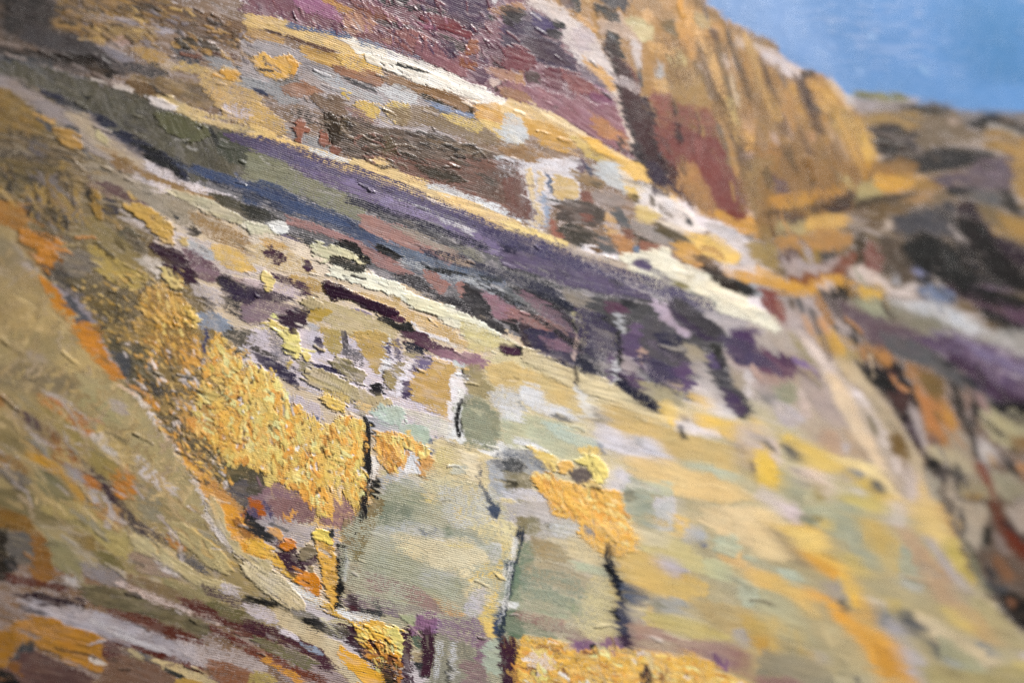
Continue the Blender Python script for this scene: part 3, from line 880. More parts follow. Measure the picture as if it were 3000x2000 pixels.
P 8c6870 22,-2 50,1 56,8 35,7 | c.7
S c0a898 4.5 61,-1 58,16
P 34344c 60,8 75,4 79,20 76,33 65,29 60,20
P a09a94 76,-2 92,-2 90,20 84,26 79,12 | c.85
P 5c3448 -2,3 8,5 10,11 5,14 -2,13 | t.15
S 1c181c 2.5 2,3 9,6 9,12
P 6e5672 100,-2 140,4 160,12 165,30 171,43 160,47 145,39 125,31 112,21 100,16 | m=5c4660
P 403a52 126,12 145,9 151,18 145,31 132,29 127,20
P 6e5070 145,15 160,14 168,35 165,45 150,39 140,31
P a49a80 140,-2 165,4 180,12 176,26 160,15 145,10
P c0a088 116,5 124,7 126,18 118,19
P a49894 100,12 112,17 121,30 105,29
S b8acac 6 125,21 134,31 146,36
P 6c5068 98,28 118,34 121,46 108,45 97,38
P a59c78 117,38 140,39 159,48 159,61 140,56 121,49
P c8b090 144,35 155,37 157,45 146,43
S 24222c 3.5 98,-1 100,21
P c4c2c4 92,20 98,17 97,35 89,41
S 7c6478 4 93,10 89,38
P 30304a 95,36 105,39 120,47 135,56 141,68 130,67 112,55 97,48
R pale
P cdb474 -2,19 20,27 50,39 62,55 77,70 100,79 122,90 110,96 90,81 60,66 30,51 -2,43 | c.9
P d4c698 11,3 25,12 45,22 60,30 80,35 100,44 120,57 140,69 152,75 135,79 110,66 85,53 60,43 35,34 11,19 | t.2 l.2 q.3
P cdb271 75,65 95,54 120,69 150,79 180,90 205,95 212,110 202,131 160,116 120,101 95,91
P d4d4d4 9,41 22,41 31,52 28,56 45,60 60,70 40,69 20,61 7,52 | c.88
P 74747c 34,66 45,67 52,73 43,73
S 8c949c 4 8,57 9,69 | c.8
S 504840 3 58,24 60,41
P d8d8cc 57,41 65,47 70,57 76,69 66,69 62,55
P a8a49c 71,57 80,64 91,72 91,79 80,76 | c.8
S 7c7868 4 75,67 86,80 | c.8
P b8bc98 -2,64 25,69 50,79 70,94 76,111 55,116 30,106 -2,91 | c.82
P b8c8b4 29,74 50,77 60,87 76,91 79,99 60,99 45,89 | c.9
P d8d8d8 -2,57 15,64 11,73 -2,71 | c.8
S d4d4d4 6 4,92 20,95 31,101 | c.7
P cfcdce 77,77 90,77 105,89 118,87 130,89 136,97 150,110 135,113 118,113 100,103 82,101 75,88
S 6c7890 3 78,94 84,103
P a8a8ac 113,88 120,90 120,97 114,95 | c.7
P ecc860 138,56 146,57 153,69 154,79 146,77 140,70 | t.1
P ecc45c 164,49 172,45 180,49 183,60 178,66 185,70 195,72 211,73 212,81 205,93 195,86 185,83 175,81 168,73 170,62 | t.1
P dcd4cc 150,71 165,72 175,82 192,82 191,89 165,87 150,81
P 8c8484 154,66 162,67 163,74 156,72
P 383648 152,77 157,78 161,89 156,89
P d8d0c4 164,45 185,27 188,35 192,50 205,60 209,73 195,71 182,63 176,50
R band
P b0a8a0 168,18 182,24 178,36 166,36
P 4c4458 179,18 192,14 195,25 205,40 215,55 222,66 210,70 200,56 190,43 185,31
P 6c5878 179,14 190,9 195,22 186,27
P 3c3c38 183,3 192,7 197,22 192,23 186,11
P 5c4460 194,44 205,49 217,63 208,69 200,59
R ravine
P b8aaa0 194,5 225,14 237,24 237,57 220,52 205,31
P 745068 199,3 237,9 237,23 215,21 202,11
P 5c3c64 199,-2 226,-2 232,6 210,6
P b0968c 204,17 237,23 237,30 210,24
P a89c84 199,24 215,29 216,46 205,41
P d0c8c0 214,28 222,27 221,56 216,51
R pale
P c8b8a8 204,80 225,74 237,95 237,112 215,117 208,101
P ecc870 220,69 228,74 227,86 221,82
P 8c7868 206,94 215,94 214,104 208,103
P e4c05c 219,104 237,107 237,127 228,119
S 8c7c60 4.5 217,108 226,127
P dcbf80 103,107 140,107 165,117 190,124 210,131 222,146 190,147 150,140 125,132 110,119 | f5
P b8c0a4 154,111 185,111 188,119 165,119 | f4
P bcc0a0 184,117 205,121 207,131 190,129 | f4
P a0a890 104,121 115,127 125,139 132,158 108,158 99,140 | f3
P 84846c 101,139 110,137 116,146 105,147 | f3
P d0ccc8 84,119 100,117 109,125 100,139 87,136
P ccc8c4 131,144 150,142 151,158 131,158 | f4
P bcc0a0 124,129 148,131 146,141 128,141 | f4
R blaze
P dcc070 60,98 78,96 81,105 65,106
P e8d478 59,110 72,105 82,111 87,122 82,131 75,126 70,115 | t.45
P eab860 42,113 52,109 57,115 52,121 44,121 | t.45
P e8c870 14,97 30,101 41,110 38,119 28,113 18,106 | t.3
P 6c6058 54,120 65,116 73,122 70,129 60,131 | c.8
P e0c070 61,127 75,127 83,133 78,139 68,134 | t.3
P 2c2820 70,133 80,135 86,139 78,139
P eab250 19,124 30,121 45,129 60,134 75,139 96,139 101,150 105,158 42,158 32,146 25,136 | t.16 l.6 c.82
R pale
P 989aa4 -2,97 15,101 28,111 34,121 20,123 5,119 | c.85
P 50545c -2,107 10,109 11,121 -2,121 | c.85
P 8c8464 -2,121 15,121 21,135 10,141 -2,136 | c.85
P 4c4838 -2,127 6,128 4,134 -2,133
P c4c2c0 13,134 30,139 42,158 -2,158 -2,140 | c.65
P 9c9474 4,144 20,149 21,158 -2,156 | c.75

T 2250 1000
R ravine
P b4a898 -2,-2 25,-2 36,12 15,11 -2,9
P 7a5060 -2,8 10,9 25,17 29,29 15,33 -2,29
P 604058 2,9 20,14 26,22 12,19
P 846490 24,17 35,21 46,28 42,32 30,27
P 846c74 27,27 45,29 52,36 38,35
P a09468 19,-2 35,4 50,18 42,21 30,13
P d4c4b4 29,-2 45,1 61,15 66,31 55,33 48,21 38,11
P c49c4c 44,-2 76,-2 83,10 70,21 57,10
P dcac48 59,-2 70,2 69,13
P b09c68 64,14 80,11 86,20 70,29
P 3c3c40 71,-2 84,-2 83,5
P b8803f 84,5 105,6 113,12 119,18 110,26 100,19 87,14
P 8c6840 89,9 100,12 107,23 98,18
P 989a7c 8,39 25,39 29,52 18,59 7,52
P b09484 -2,30 15,32 11,41 -2,39
P 8c8880 -2,47 8,49 6,59 -2,56
P b8b0ac 4,54 20,59 36,70 20,79 7,71
P d0bcac 27,41 35,47 41,71 30,66
P b0a094 31,34 52,37 62,54 73,75 60,79 45,66 37,50
P b89c80 47,84 65,83 71,95 69,106 55,104 47,95
P b8a080 69,79 82,84 93,104 93,111 75,106
P c8c0bc 69,94 76,95 75,101 70,100
P c8b48c 61,14 80,19 95,37 110,59 125,84 138,104 143,120 150,139 160,158 140,158 130,126 120,101 105,76 90,51 74,35
P e0c8a0 54,31 65,34 78,54 90,79 100,99 110,117 120,139 132,158 118,147 104,123 91,101 77,79 64,56
P b0a080 94,49 108,57 122,79 129,96 118,91 104,73
P d0c4b4 96,67 103,74 108,84 113,101 106,96 99,81
P 6c6440 95,72 99,75 102,86 97,84
P 7c6030 111,87 120,85 127,95 129,108 131,124 126,121 121,109 113,98
P d4c8bc 114,107 122,107 124,119 118,121
P c4b4a4 127,109 140,129 143,158 132,158
P d8b878 139,129 150,141 159,158 140,158
P 342c2e 83,21 92,23 100,27 108,24 118,18 124,24 131,38 139,52 141,62 131,69 141,85 143,98 135,94 125,76 115,59 108,46 97,39
P 5c403c 109,45 125,44 131,55 125,66 117,59
P 0e0e14 87,23 100,32 112,39 116,46 105,43 94,36
P 5c4850 127,71 138,79 143,96 135,93
P 64403c 112,25 118,27 117,35 113,33
P b0a49c 130,59 138,61 145,84 151,101 143,99 137,81
P b07c44 127,19 140,24 160,34 166,55 171,70 176,85 170,101 155,99 147,91 144,71 139,51 131,36
P 80683c 137,27 160,31 166,50 152,53 142,41
P c08048 139,47 155,57 165,61 173,82 160,86 147,79 141,62
P c89440 159,55 165,59 173,78 168,81
S 84683c 4.5 155,65 160,76
P 7c6054 149,84 158,91 156,99 150,96
P 646064 104,-2 140,4 160,14 180,29 200,44 217,59 200,56 180,43 165,34 150,26 125,19 114,12
P 6a5264 138,-2 200,-2 237,19 237,64 215,57 200,46 180,31 160,13 | m=7c647c s.8
P 84708a 150,-2 166,-2 200,17 237,34 237,26 200,10 175,-2
P 54384c 164,14 185,21 220,44 237,60 225,59 195,41
P 343448 149,11 165,17 176,25 165,26
P 303444 174,29 195,39 201,47 185,43
P a4a094 189,-2 237,-2 237,16 215,6
P 14181e 204,57 220,54 237,59 237,82 220,72 205,65
P b4ac80 196,65 208,64 237,82 237,97 222,100 205,86
P 38342f 167,37 175,39 180,54 182,69 186,72 187,49 193,49 196,70 190,80 192,95 196,112 190,110 186,91 180,76 171,58
P 9c8070 182,44 187,46 187,66 183,63
S a4847c 6 195,51 202,63
P a8987c 171,79 185,89 190,109 201,126 190,123 175,113 164,100
P b4a884 144,97 175,101 190,114 196,126 175,119 154,109
P 24282e 142,104 155,107 162,115 158,121 147,118
P 4a4440 154,117 175,114 178,122 176,137 172,126 165,126 164,144 158,131
P a8a088 144,117 155,124 166,145 160,158 151,141
P a89c84 165,124 172,127 173,158 164,158
S 5c5850 3.5 173,118 177,152
S 8a4c38 8 195,115 205,130 212,150 217,159
P c0bcb4 194,91 205,94 211,106 198,111
P b89050 202,102 208,106 209,113 204,112
P 8c6c40 221,91 237,86 237,101 228,105
P 3c3c3c 216,104 225,111 231,121 222,119
P 3c3020 224,96 228,97 228,103 224,101
P a09470 177,129 200,129 211,158 177,158
P b08c48 179,141 196,141 191,151
P a09878 204,119 225,124 237,139 237,158 217,158
P c48c54 229,114 237,116 237,130
P 54585c 227,147 237,145 237,156
R pale
P b4b088 28,138 75,138 82,158 28,158 | f6
P c4b468 74,129 100,137 122,156 90,158 69,146 | f5
P a4a484 4,109 15,114 25,129 36,140 30,156 20,151 9,131
P dcbc5c 9,92 18,84 30,91 45,99 65,107 85,117 105,129 118,144 127,151 110,151 97,141 85,131 70,119 55,119 45,126 34,111 24,98
P ecd490 54,107 80,109 105,119 117,141 108,137 90,123
P 6c6860 14,94 22,96 31,109 25,109 16,102
P 8c8c8c 71,117 80,116 90,123 82,126
P 5c606c 95,126 102,126 109,138 103,141 96,135
P 8c8888 26,116 37,119 37,133 28,131
P a4945c 42,129 50,127 55,140 50,148 42,142
P d8c4b4 37,117 45,121 55,124 61,140 55,146 50,131 41,125
P e4c050 -2,94 5,104 13,130 10,138 -2,132
P d4c8b8 -2,134 10,141 27,158 17,158 -2,144
S 6c6454 5 -1,87 5,99
P d4c4b4 7,99 15,109 13,116 6,108
P c4c0b8 77,134 86,136 85,143 79,141

T 0 1500
R sand
P a89658 33,-2 80,-2 110,14 121,25 119,43 105,39 90,26 68,12 | f4 a-50 q.2
P 8a8258 38,24 60,29 76,45 76,61 60,59 47,46 | f4
P 8c7440 69,21 85,21 91,38 75,33 | f5
P a8a08c 55,19 72,29 69,32 | c.7
P a8804c 84,-2 105,-2 117,10 108,16 94,9 | c.75 a17
P 8c8480 74,47 95,47 113,55 116,66 100,69 79,59 | c.75
P b4aca0 57,57 75,61 74,71 59,66 | c.8
P 7c7040 84,34 110,44 117,53 95,49 | f4
S 544848 9 114,2 130,15 151,28 | c.8
P 9a826c 117,39 135,37 150,47 167,60 150,59 129,53 | c.8
P c0b8b0 139,44 155,47 167,57 155,57 | c.75
P 85704c 114,59 140,64 165,71 177,79 160,81 134,71 | c.85
P b89a54 168,9 185,19 200,29 217,51 205,51 185,31
S b0a06c 15 163,17 185,32 206,49 | q.6 t.2
S 64605c 7 163,39 176,46 187,53 | c.65
P b47838 154,21 165,27 173,33 165,36 155,29 | t.1
S b4a676 10 123,24 150,42 180,62 207,71 | t.2 q.4
S b9aa7a 13 195,-1 210,24 237,52 | q.6 t.25
S d0c8bc 4 188,1 200,19 212,37 | c.8
P 8c8258 148,61 180,69 202,75 196,83 175,79 | c.85
R crag
P dc9830 204,-2 220,1 237,28 237,42 225,36 211,20
S a06c34 5 218,6 226,18 237,32 | t.15 q.4
P 2c303c 221,-2 228,2 237,12 237,17 228,10
P b05c1c 226,-2 237,-2 237,11
R fore
P 8c6428 -2,-2 20,1 31,12 29,21 15,21 5,16 -2,11 | f6
P 3c3428 -2,14 8,14 7,40 5,62 -2,62 | f6
P 6c665c 7,20 20,17 31,22 36,35 28,46 15,49 7,41 | f5
P 946428 29,20 38,19 46,35 51,50 49,63 38,66 29,59 24,51 32,42 | f3
P 34363a 5,41 14,41 17,52 8,56 4,49 | f4
P 665c40 74,67 100,69 120,74 140,84 165,89 185,99 197,109 180,116 160,106 130,96 100,89 79,83 | m=7c7250 s.8 a12
S 6a3020 8 8,60 35,65 62,71 | c.85
P 42242e 12,74 30,74 55,77 75,79 79,88 60,84 45,88 25,84 | c.9
S c4b0a0 5.5 108,64 130,75 150,82 175,90 203,101 | c.55
P 6c3424 99,89 120,94 140,99 160,107 180,114 187,119 170,121 150,114 130,106 114,98 | c.9
P 68342a 163,79 185,82 205,94 237,107 237,122 215,109 195,98 175,91 | c.85
S 703428 6 193,107 215,117 237,130 | c.85
P 6c643c 193,81 215,87 237,94 237,106 215,99 197,91 | c.75
P 5c4848 184,65 200,71 225,81 237,88 215,85 195,78 | c.55
P b8b0ac 204,64 220,69 222,79 207,76 | c.7
P a49c9c 18,85 40,86 70,87 85,94 110,99 135,109 160,117 180,124 187,141 165,136 140,129 115,121 90,111 60,104 34,96 | m=b4aeac s.8 c.9
S b8b4b0 4 82,99 120,115 157,129 | c.7
P b0a49c 158,114 200,124 237,134 237,152 200,146 174,136 | c.55
P b47c2a 17,100 35,95 50,98 60,105 75,108 88,111 95,118 97,130 101,143 90,148 75,144 60,136 45,128 30,121 14,119 9,108 | t.15
P a87424 -2,107 12,107 16,120 11,136 3,146 -2,146 | t.1
P d0c8b8 83,131 92,135 98,140 90,140 84,137
S 6c4c28 2.2 50,125 68,129 87,133 | c.8
P 4c4c50 20,121 32,121 31,128 20,136 9,141 15,128 | f3
P 6a4c44 19,128 35,126 55,137 70,144 87,150 82,158 8,158 14,140
P 2c2224 -2,145 15,147 21,158 -2,158
P 8c5c2c 9,140 20,137 19,151 11,149
P 6a3c38 94,117 105,119 113,130 105,141 97,136 | c.85
P 80624a 99,135 125,129 145,139 160,149 167,158 88,158 | c.8 m=6c4c3c
S 6c3024 4.5 107,119 135,128 165,138 187,146
S 545860 4 127,130 146,139
P c0ac78 138,134 165,142 190,151 203,158 180,158 155,146 | c.85
S 3c403c 4 154,144 169,153
P 8c5c3c 189,137 210,137 237,149 237,158 210,158 194,149 | c.8
P b08c40 163,151 190,156 158,158

T 750 1500
R blaze
P 8c6864 8,-2 56,-2 51,8 35,13 19,11 | c.88
P d09848 24,5 41,1 31,9 | c.7
P 94706c 55,-2 85,-2 93,8 75,14 60,11 | c.85
P d8a848 61,-2 71,-2 70,7 64,5 | c.65
R crag
P a49c98 4,4 20,10 50,12 76,14 76,30 65,30 55,21 40,32 30,27 15,40 7,31 | c.75
P 343440 -2,9 8,14 13,28 5,23 -2,19
S 54525c 3 14,10 31,18 | c.8
P c89450 11,14 20,14 26,22 20,25 | t.15
P e0a53c -2,21 10,27 20,37 28,49 38,61 50,74 62,84 72,89 85,92 100,97 115,99 121,104 131,108 134,120 133,131 125,121 110,113 95,107 85,101 70,96 55,83 38,69 25,56 12,43 -2,36 | t.15 l.4 c.9
P 5c3844 18,22 24,28 22,34 17,28 | c.6
P 50303c 24,33 34,30 40,40 46,50 40,59 33,58 25,46 20,40 | t.15 a60
P d07c20 23,28 29,26 33,23 36,30 28,35 22,32 | t.35
P 583844 40,45 55,39 56,46 48,51 | t.1
P 84785c 39,35 50,30 56,36 48,43 41,43 | t.25
P 8c7c58 47,49 53,51 52,56 47,54 | t.2
P d8a444 53,18 60,15 68,20 71,30 74,45 75,60 74,75 73,91 68,81 62,66 60,50 57,35 54,25 | l.5 t.2
P d8c058 53,18 60,15 68,19 69,30 62,25 54,23 | t.35
P d0801c 38,58 46,54 49,57 52,56 57,59 60,68 58,77 52,77 44,71 37,65 | t.55
S 4a2c0c 1.6 43,62 50,66 | t.1
P 3c3c3c 68,15 72,16 72,25 68,24
R pale
P 9c9c80 79,30 95,19 112,-2 190,-2 237,4 237,158 158,158 150,110 115,95 85,86 79,60 | c.7 t.03
P 76806a 112,-2 140,-2 151,12 125,16 109,16 | c.88
P b8b8bc 104,15 150,9 190,19 216,30 200,36 150,26 114,31 | c.55
P 84907a 168,14 200,19 212,33 190,29 | c.7 a85
S 5c6880 3 153,17 158,26 | c.8
S 5c6880 3 165,14 163,25 | c.7
S 78846c 4 178,12 176,26 | c.7
S 78846c 4 190,16 188,28 | c.7
P d0c490 178,-2 237,-2 237,40 215,31 200,16 184,8 | t.1
P e0bc58 179,-2 191,-2 191,9 182,6
P d0c294 124,19 150,21 175,27 200,31 213,38 216,45 205,59 190,61 170,49 150,43 129,36 | c.82 t.1
P d8caa0 179,34 200,32 213,40 209,56 195,61 181,46 | t.14 a80 s.8
S e0c470 4 176,30 198,32 | t.1
P 92987c 94,39 130,37 150,47 186,60 192,76 160,76 130,66 99,56 | c.68
P b8b8b8 150,49 186,57 176,71 154,69 | c.5
P 94866c 80,45 95,47 101,60 95,71 85,76 80,71 | c.85
P 90706c 99,57 115,57 128,63 150,71 165,81 186,87 192,96 165,93 150,86 120,76 99,69 | c.8
P 847478 79,78 95,74 120,79 155,87 166,92 161,106 130,96 100,91 84,89 | c.7
P a0a880 116,74 130,76 140,84 128,84 | c.5 t.15
P 4c3a40 84,77 92,77 96,93 88,93 | c.85
P 5c3438 87,85 95,87 94,95 88,93
P 404450 94,89 108,91 120,95 112,99 97,95 | c.8
S 40444c 5 110,82 114,93 | c.75
P 90747c 163,94 205,97 217,110 213,126 190,121 163,113 | c.65
P 868470 159,109 175,114 200,124 217,135 207,158 163,158 | c.8 a85
S b4b4b4 6 181,122 180,152 | c.45
S b4b4b4 5 168,120 166,150 | c.4
S 383838 3 178,138 176,158
P 8c6478 150,95 160,91 166,95 164,110 156,113 150,106 143,113 139,108 | t.3 q.4
P a0a880 132,95 146,94 144,106 136,101 | t.2
P 8a6470 204,114 216,120 213,146 204,141 | c.8
P 8c7470 189,135 210,139 213,158 194,158 | c.75
P a4b098 211,118 230,114 233,130 226,151 211,146
P dcb050 224,118 237,117 237,137 230,131
P 54243c 229,138 237,131 237,158 229,158
P dcbc68 198,58 212,49 226,29 237,31 233,61 226,81 216,95 223,116 215,116 207,101 204,91 | t.08
P ccc094 189,75 205,59 221,70 213,86 200,83 | t.1
P bcb8b8 199,74 212,69 209,91 198,98 189,91
P b8bcb8 214,27 225,29 223,46 215,51
P c8a060 162,81 185,84 189,96 174,93 | c.7
S d8dcdc 4 229,44 228,68 221,90
P 5c7c6c 229,46 237,41 237,84 231,86
S 2c3c54 3 232,44 229,68
P 3c4c6c 218,90 226,87 228,100 226,116 221,118 219,105
P 5c7458 227,90 237,87 237,117 229,115
R pale
S 54303c 10 156,109 158,125 156,146 | t.2 q.4
S 54303c 11 138,111 138,130 135,159 | t.15
P 5c6c58 145,112 152,114 151,126 146,126
P 9c8c68 145,128 153,127 151,139 146,137
P 3c4450 145,139 153,139 151,146 146,145
S 2c2f2c 9 99,-1 92,14 87,25 | q.9 t.22
S 84744c 11 111,-1 104,12 94,32 | q.9 t.22
S 8c7c58 9 83,9 82,21 86,31 | q.8 t.2
S 7c7048 7 96,30 92,42 | q.6 t.15
P 1a2034 75,30 80,28 83,35 81,55 80,75 78,87 73,87 75,60 | t.12
S b8bcbc 2.2 84,33 81,62 | c.8
R blaze
P e0a840 89,102 100,106 115,109 125,119 133,132 134,141 125,139 110,126 97,119 91,110 | t.35 l.6
P d09030 97,118 115,119 128,134 135,145 131,158 120,156 107,141 97,131 | l.8 t.35 m=7c4830 s.9
P dcc46c 117,105 130,106 135,115 134,129 128,121 120,113 109,111 | t.45 l.3
S 4c2430 2.5 118,116 126,128 | t.05
S 4c2430 2.5 104,118 112,130 | t.05
S 4c2430 2.5 122,132 130,145 | t.05
P 3c2c20 113,138 122,142 128,152 120,158 112,150 | c.5
R crag
P 4c2c38 77,107 88,104 96,115 101,129 92,127 81,118 | t.12
P e0dccc 74,88 90,92 100,94 117,100 100,101 84,98 | c.7
P 3c382c 104,135 118,139 126,150 131,158 118,158 109,149 | c.65
R sand
P 4c483c -2,74 10,77 25,81 40,84 53,92 61,100 76,105 87,110 79,116 65,113 50,106 34,96 19,88 -2,83 | c.82 m=7a745c s.9
P 201e1c 47,95 58,99 64,110 55,111 44,103 | t.08
S 2c2a26 5 -1,78 18,85 | c.9
S c8c4a0 1.3 60,97 68,104 76,113 | t.05
P dcd4c4 28,64 50,74 62,85 50,84 34,76 | c.75
S c4b68c 15 -2,51 15,65 39,84 | q.8 t.35
P c4b48c 17,87 30,91 50,104 65,114 80,124 86,135 100,149 107,158 89,158 75,143 60,131 45,119 30,109 17,98 | c.88
R crag
P dc9c2c 76,121 88,129 100,139 115,151 120,158 104,158 92,148 79,136 | t.08
R fore
P b8b0b0 -2,84 15,89 21,101 8,101 -2,96 | c.7
P 9c8c88 28,124 60,139 92,158 45,158 14,141 | c.65
S 5c2c34 10 -1,103 20,113 40,122 58,130 | c.85
S 5c343c 9 56,128 62,135 70,144 | c.85
P c8c0c0 18,104 35,111 42,119 28,113 | c.7
P 8c94a4 39,119 55,124 62,131 48,127 | c.7
S 7c7850 10 2,117 25,128 52,141 | c.85 m=5c5838 s.9 t.1
S 78402c 7 -1,127 15,135 40,147 62,156 | c.8
S c88c34 5 9,134 30,148 46,158 | c.85
P a89450 -2,145 15,149 22,158 -2,158 | c.8

T 1500 1500
R pale
P b4b0a8 -2,-2 50,-2 61,15 30,26 9,26 -2,20 | c.85
P 8c8460 4,4 25,4 26,19 7,19
P 5c5440 30,10 41,12 39,17 32,15
P c8c8cc 34,9 58,11 56,23 41,23
P d8cc94 -2,4 5,14 7,30 3,46 -2,42 | t.15
P 2a3048 4,17 10,17 11,28 5,27
P 384868 -2,44 5,45 5,56 -2,54
P 74886c 7,29 18,27 21,42 15,56 10,76 -2,87 -2,58 5,45
P 9c8c64 17,21 35,27 50,36 53,46 35,46 19,41 18,32 | t.1
P d0c090 49,24 75,27 88,37 91,46 85,53 75,49 54,41
P e0b868 69,27 82,32 86,38 76,36
P b4c09c 54,44 75,49 90,54 93,63 80,59 59,53
P a09474 9,49 35,46 60,54 80,64 86,79 65,76 40,69 11,63 | c.8
P 98a080 3,69 30,71 60,79 66,96 40,96 9,89 -2,87 | c.85
P d8d8d8 -2,81 6,83 4,89 -2,88
P d0c284 74,59 92,61 98,75 96,90 94,105 97,116 85,119 64,113 57,96 67,80
S d8c070 4 92,64 98,76 95,92
P 8c9c74 54,84 65,84 66,96 58,96
P 78846a -2,89 8,97 30,104 42,116 20,116 -2,109
S 94746a 7.5 4,95 25,100 46,106 | t.1
P 987c74 44,107 60,109 72,118 55,121 | c.85
P 2c3448 86,32 92,33 91,44 95,50 98,60 104,70 106,81 97,83 97,72 92,62 86,55 86,48 90,43
P 7c8088 92,32 105,34 104,41 95,41
P 5c6880 102,67 115,69 124,75 121,84 107,83 | c.9
P 54566c 96,82 107,84 108,100 109,112 111,122 107,128 101,118 97,105 96,95
P 9c9ca8 98,87 108,87 106,99 99,99
P 14161c 92,88 97,89 98,98 93,99
P 54384c 97,108 105,109 111,120 107,128 101,120
P cfb064 97,41 110,37 130,41 150,54 175,59 182,75 160,82 130,82 110,69 100,56 | f3
P c4b87c 114,19 145,19 175,39 182,56 150,49 119,36 | f4
P b8b0b0 134,39 150,44 161,56 148,59 137,51
P d0c49c 114,17 148,21 141,33 119,29
P 98a088 114,-2 131,-2 131,16 117,15
P c0c0b4 131,-2 149,-2 146,19 131,17
P dcbc70 148,2 162,4 164,21 150,23
P dcc490 174,-2 237,-2 237,42 215,32 195,22 177,13 | f4
P b4b4bc 164,11 175,14 179,25 170,29 157,26
P 74788c 173,26 181,30 179,35
P b8c0a0 184,24 205,21 209,33 190,37 | f3
P dcb878 189,39 210,37 216,51 200,52 | f3
P b8bc90 177,44 200,47 201,61 181,61 | f3
P a8b8a0 214,41 226,41 223,49 | f3
P dcb568 214,51 237,54 237,77 219,69 | f3
P b0b89c 207,61 218,64 233,78 231,89 211,86 | f3
P a0a094 129,79 160,81 159,93 139,93 | f3
P 8c8c78 129,80 138,80 139,93 131,92 | f3
P d8b468 124,85 129,85 129,95 125,94
P b5a06c 159,79 210,89 237,94 237,158 189,158 199,120 | f5
P bcac68 119,94 150,94 180,104 202,116 175,119 145,109 121,103 | f4
P aca490 109,89 126,91 121,101 109,101 | f3
P a88c78 107,99 130,104 152,115 135,119 111,113 | f3
P 9c7c70 107,114 150,117 190,119 217,128 217,142 180,137 150,130 125,130 109,126 | c.85
P b0a080 114,117 150,119 146,126 119,125 | c.75
P d4ccbc 131,116 138,117 137,120 132,120 | t.2
P a8a49c 204,109 220,107 223,121 210,126 | f3
P b89c54 209,94 237,99 237,132 221,121 | f4
P c89c48 224,114 237,117 237,137 230,131
P 946c64 207,127 218,131 216,151 207,146 | f3
R blaze
P 8c6478 49,119 72,117 82,128 60,130
P 946c78 81,117 98,114 109,125 95,126 84,125
P e4ac48 4,118 15,112 30,114 50,121 60,127 80,130 100,124 108,127 125,128 150,131 165,129 175,134 190,144 215,154 220,158 4,158 2,140 | t.16 l.6 c.82 r8
P d4c4b4 14,129 35,129 39,142 25,151 14,141 | c.55
P 54283c -2,114 4,117 4,158 -2,158
P 343c48 71,122 76,121 81,130 76,133
P 4c3c3c 117,148 128,144 128,158 117,158 | c.85
P 8c5c34 134,148 150,146 151,154 138,156 | c.8
P 5c4c3c 19,143 23,144 23,153 19,151
P 8c6474 184,129 200,139 197,147 186,138

T 2250 1500
R pale
P b4a87c 2,2 165,2 180,30 195,60 215,88 230,115 230,150 2,150 | f9
P e0c890 -2,-2 8,1 15,14 26,35 15,46 -2,42 | f3
P d4c4c4 12,-2 26,-2 31,10 22,13
P a8ac8c 27,-2 86,-2 91,15 85,31 70,26 55,21 44,10 | f4
P 888c70 29,2 42,4 46,15 35,13
P d4bc68 49,4 58,9 61,18 52,15
P e4b850 14,14 30,11 50,17 55,28 56,38 68,47 78,59 85,74 92,89 98,106 88,97 80,86 72,71 65,61 50,53 37,43 27,30
P e8cc78 19,14 45,17 54,28 53,39 35,36 24,25
P d8a040 29,34 50,44 66,55 60,63 44,53
S 8c7c60 5 4,14 15,28 25,42 33,49
P a4a88c 71,14 85,19 90,34 105,44 106,56 92,51 77,38 | f3
P c8ac60 84,4 105,9 118,24 123,45 121,59 109,59 104,41 91,30 | f3
P a4a88c 121,29 140,39 147,58 140,73 125,69 119,55 | f3
P b8b8a8 121,54 130,64 143,67 141,75 124,67 | f3
P c8b468 67,37 80,39 96,55 90,63 77,56 | f3
P b89c78 114,9 130,14 150,39 170,59 176,80 187,91 175,97 159,81 144,66 134,41 | f3
P c8c0b4 112,-2 128,-2 123,13 114,11
P dcc078 124,-2 160,-2 170,14 180,29 185,44 193,60 185,66 175,56 165,41 154,29 139,16
P b8a858 159,27 172,24 181,40 189,61 182,66 169,46
S d8a04c 3 159,-1 165,9 171,21
S b0a8a0 7 149,24 165,50 186,77
P a09484 179,71 190,71 189,83 180,81 | f3
P e0a440 47,77 55,77 65,84 75,94 85,101 95,104 108,109 122,121 130,139 147,158 107,158 97,141 84,121 71,106 59,96 54,86
P c48c34 94,114 110,124 121,140 117,158 104,147 | f3
P ecb458 35,71 45,71 46,81 37,83
P dcaa44 77,77 90,79 96,95 99,107 89,101
P a49c8c 52,64 65,63 73,78 71,86 59,79
P 6c6450 65,81 72,81 74,91 69,91
P b4a878 184,74 205,84 220,97 237,114 237,132 215,117 200,102 189,91 | f3
S d0b860 6 164,89 178,103 196,109
P ccbc94 134,89 150,97 170,111 195,124 217,136 205,142 180,132 154,113 139,103 | f3
P c0a470 174,84 195,94 217,121 205,124 189,109 | f3
P 98988c 189,117 205,121 217,131 205,132 | f3
P d4ccc0 94,79 110,84 111,93 99,91
P b0acac 111,97 125,104 132,124 142,139 152,158 140,158 127,136 119,119 104,106
P c8b058 109,81 122,79 122,93 111,93 | f2
P 5c606c 119,92 128,89 138,99 145,108 140,115 130,111 121,101
P 7c8088 97,87 105,86 113,98 105,105 97,98
P 5c6468 147,114 155,117 161,130 156,135 149,125
P a0a07c 154,111 185,129 202,143 190,152 164,141 | f4
P 989c94 159,131 176,138 171,147 | f3
P a89c68 139,139 190,149 237,139 237,158 150,158 | f4
P c8b468 224,139 237,136 237,152 | f3
